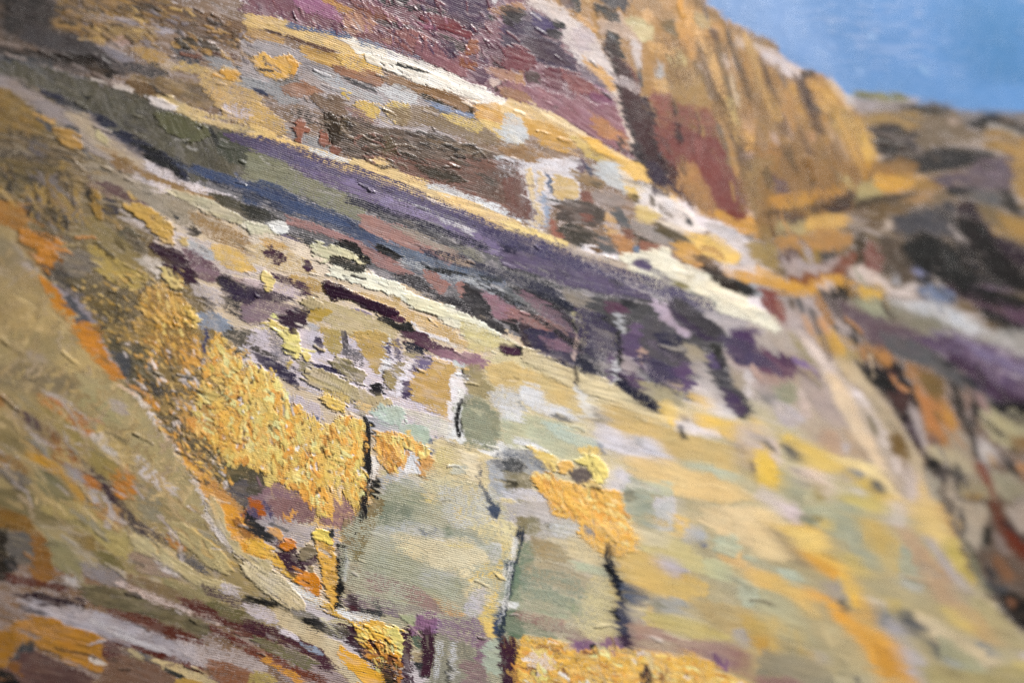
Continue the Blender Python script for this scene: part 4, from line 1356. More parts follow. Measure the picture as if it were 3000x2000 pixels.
P dcb868 -2,56 20,59 28,69 40,84 47,96 40,98 30,86 14,76 -2,71 | f3
P b4bca0 9,52 30,57 36,67 25,66 11,58 | f3
P b0ac84 -2,69 20,79 30,99 46,121 30,126 9,111 -2,96 | f4
S c8a858 6 5,99 8,131
S c8a858 5 25,109 30,126
P c4a458 34,127 43,127 43,141 35,139 | f3
P b0a898 44,127 52,129 53,143 45,141 | f3
P 948c70 -2,129 25,129 50,139 62,158 -2,158 | f5
P 98746c -2,152 27,154 27,158 -2,158 | f3
P 84886c 59,117 68,121 73,131 64,128 | f3
P bcac7c 44,99 80,114 96,141 80,147 54,121 | f5
P 84806c 79,149 88,151 87,158 80,158 | f3
R ravine
P 6c5c4c 164,-2 237,-2 237,117 225,102 212,87 200,71 192,61 185,46 178,31 170,15
P b0a48c 169,-2 200,-2 199,25 195,36 185,36 177,20
P 54504c 177,-2 182,2 182,19 177,21
P 34342e 200,14 206,14 205,28 198,29 196,25
S 7c7c60 4.5 178,25 188,40 192,58 206,74
P 8c7c70 207,19 220,21 226,41 215,39
P a89c8c 219,-2 237,-2 237,27 228,16
S 74402c 9 207,-1 215,15 225,30 237,47
P 4c2c2c 211,7 222,9 237,30 237,37
S 7c3420 6 222,20 237,42
P 8c6444 204,39 220,44 231,60 220,63 207,53
P 3c3a48 201,49 208,51 213,60 205,63
P 4c5060 202,64 218,67 221,76 209,76
P 34302c 211,74 230,74 237,84 237,112 225,99 214,86
P 84583c 221,79 228,81 227,88 222,87
G
R band
S 5a4c6c 2.4 54,31 70,36 90,43 110,51.5 130,58.5 | c.6 t.06
S 6a5a78 1.8 60,34.5 80,40 100,48 118,55.5 | c.5 t.06
S 54486a 2.8 112,53.5 130,59 150,65.5 163,71 | c.65 t.06
S 34304a 1.2 80,46 95,50.5 112,57 | c.6
S 3c4668 2.4 45,39 58,43.5 70,48 80,52 | c.7 t.08
S 2c3450 1.3 40,37 52,42 64,48 | c.7
S 3a3a54 1.8 98,58 115,63 128,68 | c.6
S 2e2a3e 1.5 110,64.5 122,72 134,80.5 | c.7
S 382e44 1.8 118,66 128,71 133,76 | c.8
S 2e2c44 1.6 142,88 147,91.5 151,94 | c.85
R pale
P a4a68c 79,122 88,112 100,108 112,112 118,120 115,141 100,142 84,138 78,132 | c.26 f7 a15
P a8a488 120,122 134,118 140,128 141,146 119,146 | c.26 f7
P 8e9478 104,92 112,95 114,103 106,103 | c.6 f3
P b8baae 100,112 112,112 116,119 104,122 | c.45 f4 a80
P 8a967e 120,130 130,131 138,136 130,139 120,137 | c.45 f4
P c9c09a 96,124 108,123 113,129 100,131 | c.5 f4
T 0 500
R crag
P c47e22 34,97 45,102 55,115 68,135 80,150 96,166 104,178 96,172 79,158 66,141 52,123 42,109 | t.06 a55 c.97
S 555468 5 62,116 69,126 78,141
T 0 1000
P cc8428 75,-6 92,-6 98,10 106,22 117,34 112,37 100,29 90,19 80,8 | t.06 c.97
P 50505c 106,12 118,10 122,22 119,34 112,28 | c.9
T 1500 1000
R blaze
P eab250 19,124 30,121 45,129 60,134 75,139 96,139 101,150 105,158 112,165 115,182 110,188 95,187 85,189 78,182 70,178 62,170 60,160 42,158 32,146 25,136 | t.14 l.6 c.84
P 98948c 66,163 75,167 78,176 70,172 | c.8
P e8d478 59,110 72,105 82,111 87,122 82,131 75,126 70,115 | t.35
P 6c6058 54,120 65,116 73,122 70,129 60,131 | c.8
P 26241e 70,133 80,135 87,139 78,139
R pale
S 5c6474 3 -10,105 5,105 20,110 31,119 | c.5
S 4c5464 2.2 -23,110 -21,128 -17,142 -10,156 | c.7
P 48546c -12,150 -6,150 -6,160 -11,158
T 1500 1500
S 262c40 7 90,30 89,42 89,52 95,62 101,72 102,82 | r3
P 0e1016 87,49 92,50 95,60 90,58
P 0e1016 92,88 97,89 98,98 93,99
S 44465c 8 101,84 101,100 104,114 107,127 | c.9
P 4c3044 99,112 105,112 111,122 107,129 102,121
P 54607a 102,68 115,69 124,75 121,84 107,83 | c.85
T 750 1000
R blaze
S 2c2838 4.5 100,70 104,84 103,100 102,118 101,136 99,160 | r3
R pale
P 161418 106,129 114,126 113,135 110,143 105,141 | t.05
P 2c2c34 184,70 189,71 190,82 192,91 187,86 | t.05
P 2c2638 107,41 113,38 119,44 113,48 107,47 | t.1
T 750 500
R crag
P 121216 71,68 80,64 90,67 98,76 106,84 101,86 92,78 85,71 76,70 | t.06
P 34342c 68,79 78,81 90,87 99,89 100,94 90,94 75,88 69,84 | c.88
P 46283a 62,105 68,103 85,110 105,120 125,128 131,131 122,133 108,128 95,121 82,117 72,118 65,112 | t.2
P 1c1e30 109,132 122,135 132,143 140,140 146,149 135,148 118,141 | t.08
G
R pale
S e4e2e0 1.6 106,90 105,95 104.6,99 106,101 | c.9
S 2a2a34 .7 105.8,92 104.8,97 105.6,100
R plum
P 4a2024 139,8 141.5,9 143.5,17 144,24 142.5,22 141,16 | c1
P 5e2424 142,14.5 145,16 147,26 146,31 144,24
P 40242e 143,25 147,27 152,35 153,43 150,42 147,35 | c1
R gold
S 5a4630 .8 167,6 169,14 172,22 | c.8
S 6a4a34 .8 174,13 177,22 180,31 | c.8
S 5c4440 1.0 183,18 186,25 188,30
S 6c5030 .9 160,10 163,20 168,30 172,38 | c.7
S 7a5c30 .9 186,28 190,36 193,42 | c.7
S d8ac60 1.0 171,8 174,18 178,27 | c.8
S d8ac60 1.0 163,12 166,22 170,33 | c.7
S e4b45c 1.2 190,22 194,30 197,37 | c.8
P 5c2e2a 152,30 157,33 160,42 162,48 157,45 153,38 | c.6
S c89038 1.6 178,46 186,45 194,43 | c.9
S 5a4028 1.0 176,49 186,48 196,46 | c.8
R ravine
P 0e1834 206,57 212,54 218,55 222,60 226,66 218,66 210,61 | c1
P 34202e 218,50 224,50 230,58 236,64 236,68 226,62 | c1
P 121a34 216,63 226,66 236,68 236,71 222,69 | c1
G
R pale
S 303c50 .55 119.6,121 118.9,126 117.4,131 117,136 115.6,141 115,147 | r4 c.9
S d4d6d4 .5 118.6,124 117.2,129 116.3,134 116,139 114.4,143 | c.75
G
R gold
P 86602f 150,10 162,8 176,14 188,22 197,28 199,42 176,52 160,42 153,26 | c.14 a72 s.9 f5 t.03
G
R gold
S 5a4630 .7 167,7 170,15 173,23 | c.85
S 64482e .7 175,14 178,23 181,31 | c.85
S 523e3c .9 184,19 187,26 189,31 | c.9
S 6c5030 .7 161,12 165,22 170,32 | c.75
S d8ac60 .9 172,9 175,19 179,28 | c.8
S d6a654 .9 191,23 195,31 198,38 | c.8
R band
P 5e5066 148,72 154,74.5 159,83 153,84 147,80 | t.06
P 3a3450 151,76 156,77 157.5,82 152,81 | t.06
P 50445e 146,80 153,84 157,88.5 150,88 | t.06 c.85
P 4a3e54 154,68 160,71 166,75.5 165,77.8 158,73.5 | t.06
P 5c4a62 165,76.5 172,79 178,84 169,84 | t.05
P 4a3c5a 132,70 139,73 143,80 138,83 133,79 | c.7 t.05
P 8c6a6c 119,66 127,71 132,76 126,74 | c.7 t.05
R gold
P 8c4a42 150.5,27 155,28 159,30 165,32 168,40 170,48 165,48 160,42 156,38 152,36 | t.05 c.92
P b98850 156,37.5 160,38 163,44 164.5,49 160,48 157,43 | c.85
P 4c2c30 154.8,28.5 156,28.5 157,33 155.5,33 | c.9
R plum
P 5a2a2c 141.5,13 144.5,15 147,23 150,31 153,40 150,41 147,34 144,25 | c.85 t.05
P 4a3448 148,37 152,38 154,45 150,44 | c.9
R band
S 46567c 1.6 44,38.5 56,43 68,47.5 79,51.5 | c.75 t.07
R crag
P 4c2a3c 35,56 40,57.5 43,61 45.5,65 42,65 38,61 | t.08
P 44304a 50,63.5 55,65 60,67.5 57,70 52,68 | t.08 c.85
P 4a2c40 66,71 70,72 70.5,74 67.5,76.5 64.8,74 | t.08
R sky
P 5f95d2 226,20 236,20 236,26 218,25 | f14 t.01 c1 v.2
"""
SATUR, CONTR = .93, 1.16
def lin(hexs):
    c = np.array([int(hexs[i:i + 2], 16) for i in (0, 2, 4)]) / 255.0
    if c[0] >= c[2]: c[1] *= .975
    if c.max() - c.min() > .09:
        if c[2] > c[1] and c[0] > c[1]: c = c * (.96, .99, 1.05)      # violets lean to blue
    elif c[2] >= c[0]: c = c.mean() + (c - c.mean()) * .35 + (.004, 0, -.006)   # greys noted too lilac
    g = c @ (.3, .59, .11); c = np.clip(g + (c - g) * SATUR, 0, 1)
    g = max(c @ (.3, .59, .11), .02); c = np.clip(c * max(.54 + (g - .54) * CONTR, .035) / g, .01, .985)       # pure pigment: broken colour on the canvas evens out again
    return np.where(c <= 0.04045, c / 12.92, ((c + 0.055) / 1.055) ** 2.4)

# ------------------------------------------------------------------ the canvas sheet as a fine grid
def ramp(parts):
    out = [parts[0][0]]
    for a, b, st in parts:
        n = max(1, int(round((b - a) / st)))
        out += list(a + (b - a) * np.arange(1, n + 1) / n)
    return np.array(out)
US = ramp([(-1500, -300, 30), (-300, 0, 8), (0, 450, 3), (450, 1750, 1.95), (1750, 2250, 2.9), (2250, 3000, 4.2), (3000, 3300, 9), (3300, 4700, 35)])
VS = ramp([(-1000, -200, 30), (-200, 0, 8), (0, 2000, 2.15), (2000, 2200, 8), (2200, 3000, 30)])
NU, NVV = len(US), len(VS)
ui0, ui1 = int(np.searchsorted(US, -0.5)), int(np.searchsorted(US, 3000.5)) - 1
vi0, vi1 = int(np.searchsorted(VS, -0.5)), int(np.searchsorted(VS, 2000.5)) - 1
lam = plane_lambda(US)                                   # depth of each grid column
CX = (US - W / 2) / FPX * lam
QX = np.broadcast_to(CX[None, :], (NVV, NU)); QY = (VS[:, None] - H / 2) / FPX * lam[None, :]
QZ = np.broadcast_to((lam - ZC)[None, :], (NVV, NU))
PX = hx[0] * QX + hx[1] * QY + hx[2] * QZ                # metres along the weft
PZ = up[0] * QX + up[1] * QY + up[2] * QZ                # metres along the warp
UU, VV = np.meshgrid(US, VS)
rng = np.random.default_rng(11)
TAB = rng.random((16, 256, 256)).astype(np.float32)
def vn(x, y, k=0):
    t = TAB[k % 16]
    xi = np.floor(x).astype(np.int64); yi = np.floor(y).astype(np.int64)
    fx = (x - xi).astype(np.float32); fy = (y - yi).astype(np.float32)
    fx = fx * fx * (3 - 2 * fx); fy = fy * fy * (3 - 2 * fy)
    x0 = xi & 255; x1 = (xi + 1) & 255; y0 = yi & 255; y1 = (yi + 1) & 255
    return (t[y0, x0] * (1 - fx) + t[y0, x1] * fx) * (1 - fy) + (t[y1, x0] * (1 - fx) + t[y1, x1] * fx) * fy
def fbm(x, y, k=0):
    return 0.55 * vn(x, y, k) + 0.3 * vn(x * 2.1 + 7, y * 2.1 + 3, k + 1) + 0.15 * vn(x * 4.3 + 5, y * 4.3 + 9, k + 2)
def smooth(a, b, x):
    t = np.clip((x - a) / (b - a), 0, 1); return t * t * (3 - 2 * t)

TOP = np.empty((NVV, NU, 3), np.float32); TOP[:] = lin('cdc8c8')
UND = TOP.copy()
COV = np.ones((NVV, NU), np.float32)
THK = np.zeros((NVV, NU), np.float32)                    # paint thickness, mm
OWN = np.full((NVV, NU), -1, np.int32)
STROKES = []                                             # (kind, region, size, thickness)
REGION = None

def illum(u, v):                                         # lamp light reaching the canvas, relative
    x = (u - 1500) / 1500; y = (v - 1000) / 1000
    return ILL[0] + ILL[1] * x + ILL[2] * y + ILL[3] * x * x + ILL[4] * x * y + ILL[5] * y * y
WARM = np.array([1.033, 1.003, .964]); HAZE = np.array([.006, .006, .006])   # lamp colour; sheen of the gloss
ILL = (1.07, .50, -.34, .14, -.32, .08)

def painted_falloff(u, v):                                        # light falloff and vignette put into the pigment: darker left and upper left
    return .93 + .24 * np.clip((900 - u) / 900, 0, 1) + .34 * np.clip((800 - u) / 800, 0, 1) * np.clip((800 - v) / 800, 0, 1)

def chaikin(p, closed, n=1):
    p = np.asarray(p, float)
    for _ in range(n):
        q = np.roll(p, -1, 0) if closed else p[1:]
        a = p if closed else p[:-1]
        r = np.empty((2 * len(a), 2)); r[0::2] = .86 * a + .14 * q; r[1::2] = .14 * a + .86 * q
        if not closed: r = np.vstack([p[:1], r, p[-1:]])
        p = r
    return p

def seg_dist(x, y, pts, closed):
    best = np.full(x.shape, 1e18, np.float32); arc = np.zeros_like(best); side = np.zeros_like(best)
    n = len(pts); acc = 0.0
    for i in range(n if closed else n - 1):
        ax, ay = pts[i]; bx, by = pts[(i + 1) % n]
        dx, dy = bx - ax, by - ay; L2 = dx * dx + dy * dy + 1e-9; L = math.sqrt(L2)
        t = np.clip(((x - ax) * dx + (y - ay) * dy) / L2, 0, 1)
        ex_, ey_ = x - ax - t * dx, y - ay - t * dy
        d = ex_ * ex_ + ey_ * ey_
        m = d < best
        best = np.where(m, d, best)
        if not closed:
            arc = np.where(m, acc + t * L, arc); side = np.where(m, (dx * ey_ - dy * ex_) / L, side)
        acc += L
    return np.sqrt(best), arc, side, acc

def inside(x, y, pts):
    c = np.zeros(x.shape, bool); n = len(pts)
    for i in range(n):
        ax, ay = pts[i]; bx, by = pts[(i + 1) % n]
        if ay == by: continue
        c ^= ((ay > y) != (by > y)) & (x < (bx - ax) * (y - ay) / (by - ay) + ax)
    return c

def paint(kind, col, pts, width=0, c=.95, t=.075, r=4.5, a=15.0, m=None, s=.5, l=0.0, q=0.0, f=None, v=1.0, fine=False):
    global TOP, UND, COV, THK, OWN
    closed = kind == 'P'; t = min(t, .24)
    sid = len(STROKES)
    if f is None:                                         # wetter, softer handling on the pale face, the slope and the far rocks
        f = 1.6 if fine else {'pale': 4.6, 'sand': 5.0, 'ravine': 4.0, 'ridge': 4.0, 'gold': 3.6}.get(REGION, 1.7)
        if not fine: f += float(np.clip((np.mean([p_[0] for p_ in pts]) - 1450) / 150, 0, 8))
    pts = chaikin(pts, closed)
    pad = width / 2 + r * 3.2 + f + 22
    x0, y0 = pts.min(0) - pad; x1, y1 = pts.max(0) + pad
    i0, i1 = np.searchsorted(US, [x0, x1]); j0, j1 = np.searchsorted(VS, [y0, y1])
    i0 = max(i0, ui0); i1 = min(i1, ui1 + 1); j0 = max(j0, vi0); j1 = min(j1, vi1 + 1)
    if i1 <= i0 or j1 <= j0: return
    sl = (slice(j0, j1), slice(i0, i1))
    x = UU[sl]; y = VV[sl]
    k = sid % 13; ox, oy = (sid * 37) % 251, (sid * 53) % 241
    # hand-held wavering of the whole outline
    x, y = x + 5 * (vn(x / 60 + ox, y / 60, 3) - .5), y + 5 * (vn(x / 60, y / 60 + oy, 4) - .5)
    d, arc, side, tot = seg_dist(x, y, pts, closed)
    if closed:
        d = np.where(inside(x, y, pts), d, -d)
        ca, sa = math.cos(math.radians(a)), math.sin(math.radians(a))
        al, ac = x * ca + y * sa, -x * sa + y * ca
        size = math.sqrt(abs(np.sum(pts[:, 0] * np.roll(pts[:, 1], -1) - pts[:, 1] * np.roll(pts[:, 0], -1))) / 2)
    else:
        e = np.minimum(arc, tot - arc) / max(width, 1e-3)
        taper = .72 + .28 * np.clip(e * 2.5, 0, 1)
        d = width / 2 * taper * (1 + .12 * (vn(arc / 40 + ox, arc * 0 + oy, k) - .5)) - d
        al, ac = arc, side; size = math.sqrt(tot * width)
    rr = min(max(r * 1.3, .05 * size if size < 260 else 9), .13 * size)
    # ragged outline: broad wobble, bristle-drag teeth along the stroke, weave-sized crumbs
    d = d + min(2.6, .05 * size)
    d = d + rr * .9 * (fbm(x / 30 + ox, y / 30 + oy, k) - .5) * 2
    drag = (vn(al / 90 + ox, ac / 3.6 + oy, k + 3) - .5) * 1.3 + (vn(al / 120 + ox, ac / 11 + oy, k + 4) - .5) * 1.3
    d = d + rr * 1.25 * drag + rr * .55 * (vn(x / 4.5 + oy, y / 4.5, k + 5) - .5) * 2
    al_m = smooth(-f, f, d)
    if al_m.max() <= .02: return
    n1 = vn(al / 80 + ox, ac / 3.4 + oy, k + 1); n2 = vn(al / 42 + oy, ac / 9.5 + ox, k + 2)
    n3 = fbm(x / 55 + oy, y / 55 + ox, k + 4); n4 = fbm(x / 13 + oy, y / 13 + ox, k + 6)
    streak = .5 * n1 + .5 * n2
    C = np.empty(x.shape + (3,), np.float32); C[:] = col
    if m is not None:
        w = smooth(.5 - .22 * s - .03, .5 + .22 * s + .03, .5 * streak + .3 * n3 + .2 * n4) * .95 * s
        C = C * (1 - w[..., None]) + m * w[..., None]
    C *= (1 + v * (.5 * s * (streak - .5) + .36 * (n3 - .5) + .26 * (n4 - .5)))[..., None]
    hue = v * (fbm(x / 40 + ox, y / 40 + oy, k + 7) - .5)
    C[..., 0] *= 1 + .12 * hue; C[..., 2] *= 1 - .16 * hue
    flat = UND[sl] + (TOP[sl] - UND[sl]) * COV[sl][..., None]
    pick = .25 * v * smooth(.5, .9, n2)[..., None]                   # wet paint picks up what lies below
    C = C * (1 - pick) + flat * pick
    chip = None
    if l > 0:                                                    # palette-knife chips; gap colour holds underpaint and painted crevice shadow
        chip = .5 * fbm(al / 22 + ox, ac / 7 + oy, k + 8) + .3 * fbm(x / 46 + ox, y / 30 + oy, k + 10) + .2 * vn(x / 4.2, y / 4.2, k + 11)
        g = (1 - smooth(.335, .40, chip)) * min(1, l + .1)
        gapc = np.where((fbm(x / 38 + oy, y / 38, k + 9) > .52)[..., None], np.array([.6, .55, .5]), col * np.array([.30, .2, .16]))
        C = C * (1 - .85 * g[..., None]) + gapc * (.85 * g[..., None])
        C *= (1 + .3 * l * (vn(al / 26 + oy, ac / 8, k + 12) - .5))[..., None]
    A = al_m[..., None].astype(np.float32)
    UND[sl] += (flat - UND[sl]) * A
    TOP[sl] += (C - TOP[sl]) * A
    dry = np.clip(1.15 - c, 0, 1)
    cv = c + .8 * (n3 - .5) * dry * 1.3 + .7 * (streak - .5) * dry
    if t < .16 and f < 14: cv = cv - (.24 if size > 45 else .1) * np.exp(-np.clip(d, 0, None) / min(7.0, .09 * size + 1))      # the brush runs dry at its edges
    COV[sl] += (np.clip(cv, .05, 1.0) - COV[sl]) * al_m
    # relief: body of paint, bristle furrows, beads pushed to the rim, lumps, cross ridges
    rim = np.exp(-np.clip(d, 0, None) / 4.5) * .5
    body = t * (.38 + .42 * n1 + .3 * n2 + .75 * rim + .3 * (n4 - .5))
    if l > 0:
        body = body * (1 - .65 * l) + .72 * t * l * (smooth(.36, .52, chip) * 1.0 + 1.6 * np.clip(chip - .5, 0, 1) + .35 * n1 + .3 * vn(x / 6 + ox, y / 6 + oy, k + 9))
    if q > 0:
        wob = 6 * (vn(ac / 16 + ox, al / 25 + oy, k + 2) - .5)
        rg = .5 + .5 * np.sin((al + wob) * 2 * math.pi / 8.5 + 9 * vn(al / 34 + ox, ac / 40, k))
        body = body * (1 - .35 * q) + t * q * .6 * rg ** 1.6 * (.4 + 1.2 * n3)
    body = np.clip(body, 0, None)
    old = THK[sl]
    THK[sl] = old + (old * .4 + body - old) * al_m
    if not fine:
        OWN[sl][al_m > .5] = sid
        STROKES.append((kind, REGION, size, t))

def parse():
    global REGION
    ox = oy = 0.0; sc = 1.0; erng = np.random.default_rng(3)
    for line in NOTES.strip().splitlines():
        line = line.strip()
        if not line: continue
        if line == 'G': ox, oy, sc = 0, 0, 12.755; continue
        w = line.split()
        if w[0] == 'T': ox, oy, sc = float(w[1]), float(w[2]), 3.18878; continue
        if w[0] == 'R': REGION = w[1]; continue
        body, _, o = line.partition('|')
        w = body.split(); kw = {}
        for tok in o.split():
            if tok.startswith('m='): kw['m'] = lin(tok[2:])
            else: kw[tok[0]] = float(tok[1:])
        k = 1
        col = lin(w[k]); k += 1
        width = 0
        if w[0] == 'S': width = float(w[k]) * sc; k += 1
        pts = np.array([[float(v) for v in p.split(',')] for p in w[k:]])
        if sc < 5:                                        # notes were taken view by view: let neighbours overlap unevenly
            e = 2 + 9 * erng.random((len(pts), 2))
            pts[:, 0] += np.where(pts[:, 0] >= 234.5, e[:, 0], np.where(pts[:, 0] <= -.9, -e[:, 0], 0))
            pts[:, 1] += np.where(pts[:, 1] >= 156.5, e[:, 1], np.where(pts[:, 1] <= -.9, -e[:, 1], 0))
        pts = pts * sc + (ox, oy)
        cen = pts.mean(0)
        E = WARM * painted_falloff(cen[0], cen[1]) * illum(np.clip(cen[0], 0, W), np.clip(cen[1], 0, H))
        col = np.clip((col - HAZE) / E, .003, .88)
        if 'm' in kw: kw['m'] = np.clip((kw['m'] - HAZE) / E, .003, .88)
        paint(w[0], col, pts, width, **kw)
parse()

# small dry strokes that drag neighbouring colours across the edges of the big ones
ANG = {'sky': 0, 'gold': 72, 'ridge': 15, 'plum': 35, 'ledge': 20, 'band': 22, 'crag': 25, 'blaze': 75, 'pale': 20, 'ravine': 55, 'sand': 35, 'fore': 16}
REGS = [st[1] for st in STROKES]
def scatter(n, x0, x1, lo, hi, wlo, whi, seed):
    r = np.random.default_rng(seed)
    for _ in range(n):
        px, py = r.uniform(x0, x1), r.uniform(0, H)
        i, j = np.searchsorted(US, px), np.searchsorted(VS, py)
        i = min(i, ui1); j = min(j, vi1)
        o = OWN[j, i]
        if o < 0 or REGS[o] == 'sky' or (REGS[o] in ('pale', 'sand') and r.random() < .6): continue
        a = math.radians(ANG[REGS[o]] + r.normal(0, 11))
        L = r.uniform(lo, hi); w = r.uniform(wlo, whi)
        off = r.uniform(-1.3, 1.3) * L; cr = r.normal(0, 9)
        sx, sy = px + off * math.cos(a) - cr * math.sin(a), py + off * math.sin(a) + cr * math.cos(a)
        i2, j2 = min(max(np.searchsorted(US, sx), ui0), ui1), min(max(np.searchsorted(VS, sy), vi0), vi1)
        if OWN[j2, i2] < 0 or REGS[OWN[j2, i2]] != REGS[o]: continue
        c0 = (UND[j2, i2] + (TOP[j2, i2] - UND[j2, i2]) * COV[j2, i2]).copy()
        u = r.random()
        if u < .08 and 500 < px < 1700: c0 = c0 * .6 + np.array([.62, .58, .58]) * .4
        elif u < .2: c0 = c0 * .45
        else: c0 = c0 * r.uniform(.82, 1.2)
        c0 = np.clip(c0, .004, .86)
        p0 = np.array([px, py]); dv = np.array([math.cos(a), math.sin(a)]) * L / 2; bend = np.array([-dv[1], dv[0]]) * r.normal(0, .12)
        thick = r.random() < .12
        paint('S', c0, [p0 - dv, p0 + bend, p0 + dv], w, c=r.uniform(.8, .95) if thick else r.uniform(.35, .75),
              t=r.uniform(.1, .22) if thick else r.uniform(.02, .07), r=3.5, s=.8, fine=True)

def thicket(poly, n, ang, cols, seed, lo=14, hi=46, wlo=5, whi=13, tt=(.03, .13), jit=18):
    r = np.random.default_rng(seed); poly = np.array(poly, float); b0, b1 = poly.min(0), poly.max(0)
    while n > 0:
        p = r.uniform(b0, b1)
        if not inside(p[:1], p[1:], poly)[0]: continue
        n -= 1
        a = math.radians(ang + r.normal(0, jit)); L = r.uniform(lo, hi); dv = np.array([math.cos(a), math.sin(a)]) * L / 2
        E = WARM * painted_falloff(p[0], p[1]) * illum(p[0], p[1]); c0 = np.clip(lin(cols[r.integers(len(cols))]) / E * r.uniform(.9, 1.08), .003, .88)
        paint('S', c0, [p - dv, p + np.array([-dv[1], dv[0]]) * r.normal(0, .15), p + dv], r.uniform(wlo, whi),
              c=r.uniform(.6, .95), t=r.uniform(*tt), r=4, s=.7, fine=True)
def tile(ox, oy, txt): return [(ox + 3.18878 * float(q.split(',')[0]), oy + 3.18878 * float(q.split(',')[1])) for q in txt.split()]
YEL = ['f4c26e', 'eeb456', 'e6a848', 'dc9c3e', 'f6ce86', 'ecb25c', 'cc8e3c', 'f0bc62']
BLAZE = "-40,-2 -15,2 0,25 12,27 22,40 30,55 45,68 60,80 75,75 85,71 97,71 101,82 102,120 99,146 78,136 61,158 45,146 35,136 15,129 0,116 -30,112 -60,75 -50,40"
thicket(tile(750, 1000, BLAZE), 150, 78, YEL, 21, lo=14, hi=44, wlo=12, whi=26, tt=(.05, .14), jit=30)
thicket(tile(750, 1000, BLAZE), 120, 70, ['6a4a22', '4c3a28', 'd8cfc8', 'b8883a', 'c8ae60', 'a87830'], 41, lo=6, hi=26, wlo=4, whi=11, tt=(.0, .03), jit=35)
thicket(tile(750, 1000, BLAZE), 110, 76, YEL, 42, lo=10, hi=34, wlo=8, whi=17, tt=(.1, .22), jit=35)
thicket(tile(750, 1000, BLAZE), 260, 60, YEL + ['5a3e1c', '4c3a24', 'e4d8c8', '8a6a34'], 31, lo=4, hi=10, wlo=4, whi=8, tt=(.05, .15), jit=60)
SAND = ['b29a60', 'a28a58', 'bea670', '988254', 'ac9464', 'a69270']
thicket(tile(0, 1000, "-2,-150 10,-100 40,-60 75,0 103,30 134,64 160,100 185,142 150,150 90,90 40,55 -2,50"), 150, -52, SAND, 43, lo=25, hi=80, wlo=6, whi=16, tt=(.02, .09))
thicket(tile(0, 1000, "40,50 90,80 140,120 190,158 200,200 130,190 60,160 -2,150 -2,70"), 120, 48, SAND + ['8c8468', 'b0a498'], 44, lo=40, hi=110, wlo=6, whi=14, tt=(.02, .09))
thicket(tile(750, 1000, "-125,0 -40,-2 -50,40 -60,75 -30,112 -20,135 -55,130 -95,70"), 420, 55, ['d8a040', 'c08c44', '5c5440', 'c8a860', '8c7442', 'd0c4b8', '4e4840', 'e0aa48'], 32, lo=6, hi=22, wlo=4, whi=9, tt=(.03, .16))
thicket(tile(0, 500, "100,95 165,90 182,140 178,160 100,160 60,105"), 260, 50, ['b8903c', 'c9a24e', '6a5a38', '4e4630', '8c7848', 'd4b464'], 33, lo=6, hi=20, wlo=4, whi=10, tt=(.03, .15))
thicket(tile(750, 1000, "111,85 125,84 140,88 155,97 158,105 150,125 140,101 139,115 130,123 120,119 112,106"), 50, 74, YEL + ['cf9c58', 'b8803c'], 22, hi=32)
thicket(tile(1500, 1000, "19,124 30,121 60,134 96,139 108,160 115,182 95,190 78,182 66,160 42,158 25,136"), 90, 40, YEL, 23, hi=36)
thicket(tile(1500, 1500, "4,118 30,114 60,127 100,124 150,131 190,144 220,160 4,160"), 130, 20, YEL + ['d8ccc0', '8c5c34'], 24, hi=40)
thicket(tile(750, 1500, "89,102 115,105 133,125 134,145 125,158 107,141 92,112"), 45, 40, YEL + ['7c4830', '4c2430'], 25, hi=26, whi=8)
thicket(tile(0, 500, "130,109 150,104 168,118 181,145 185,175 165,170 130,160"), 60, 60, ['d8ae58', 'c8963c', 'e0bf6c', 'b88a40', '8c6c38'], 26, hi=34)
thicket(tile(0, 500, "-2,0 60,0 90,25 75,50 40,50 -2,25"), 70, 65, ['5a4c38', 'a5853e', '3c342a', '8a7040', '7a7068'], 27, lo=20, hi=50)
thicket(tile(0, 0, "60,0 160,5 235,30 235,60 160,45 90,40 60,20"), 120, 30, ['b08a4a', '6a5236', '4a3c2e', 'c8a45c', '8a8080', 'a07c48'], 28, lo=14, hi=40, tt=(.03, .14))
thicket(tile(750, 0, "60,105 110,115 160,122 215,140 200,155 110,155 75,135"), 110, 18, ['6a5a48', '4a4034', '82705a', '8e6454', '5a4c40', '3c342c'], 29, hi=40, whi=9, tt=(.05, .2))
thicket(tile(750, 0, "0,0 130,0 215,0 235,60 190,65 85,32 0,12"), 110, 60, ['94605f', 'a87078', '6a3f4c', '5c3a58', '8c4448', '7c4a56'], 30, hi=36, whi=9, tt=(.05, .18))
scatter(1200, 380, 1800, 14, 50, 3.5, 9, 5)
scatter(420, 0, 420, 25, 80, 6, 14, 6)
scatter(350, 1750, 3000, 30, 90, 8, 20, 7)

# last dry passes of the brush: every edge is dragged a little along the way the passage was painted
RA = np.array([ANG[r_] for r_ in REGS] + [15.0]); th = np.radians(RA[OWN] - np.where(RA[OWN] > 60, 0, 3)).astype(np.float32)
wgt = (1 - smooth(.09, .2, THK)) * smooth(.3, .62, fbm(UU / 90, VV / 90, 2)); wgt *= np.where(np.isin(OWN, [i for i, r_ in enumerate(REGS) if r_ == 'sky']), 0, 1)
al = UU * np.cos(th) + VV * np.sin(th); ac = -UU * np.sin(th) + VV * np.cos(th)
sh = wgt * (26 * (vn(al / 70, ac / 3.1, 5) - .5) + 22 * (vn(al / 120, ac / 8.5, 6) - .5))
gi = np.clip(np.searchsorted(US, UU + sh * np.cos(th)), ui0, ui1); gj = np.clip(np.searchsorted(VS, VV + sh * np.sin(th)), vi0, vi1)
TOP, UND, COV, THK, OWN = TOP[gj, gi], UND[gj, gi], COV[gj, gi], THK[gj, gi], OWN[gj, gi]
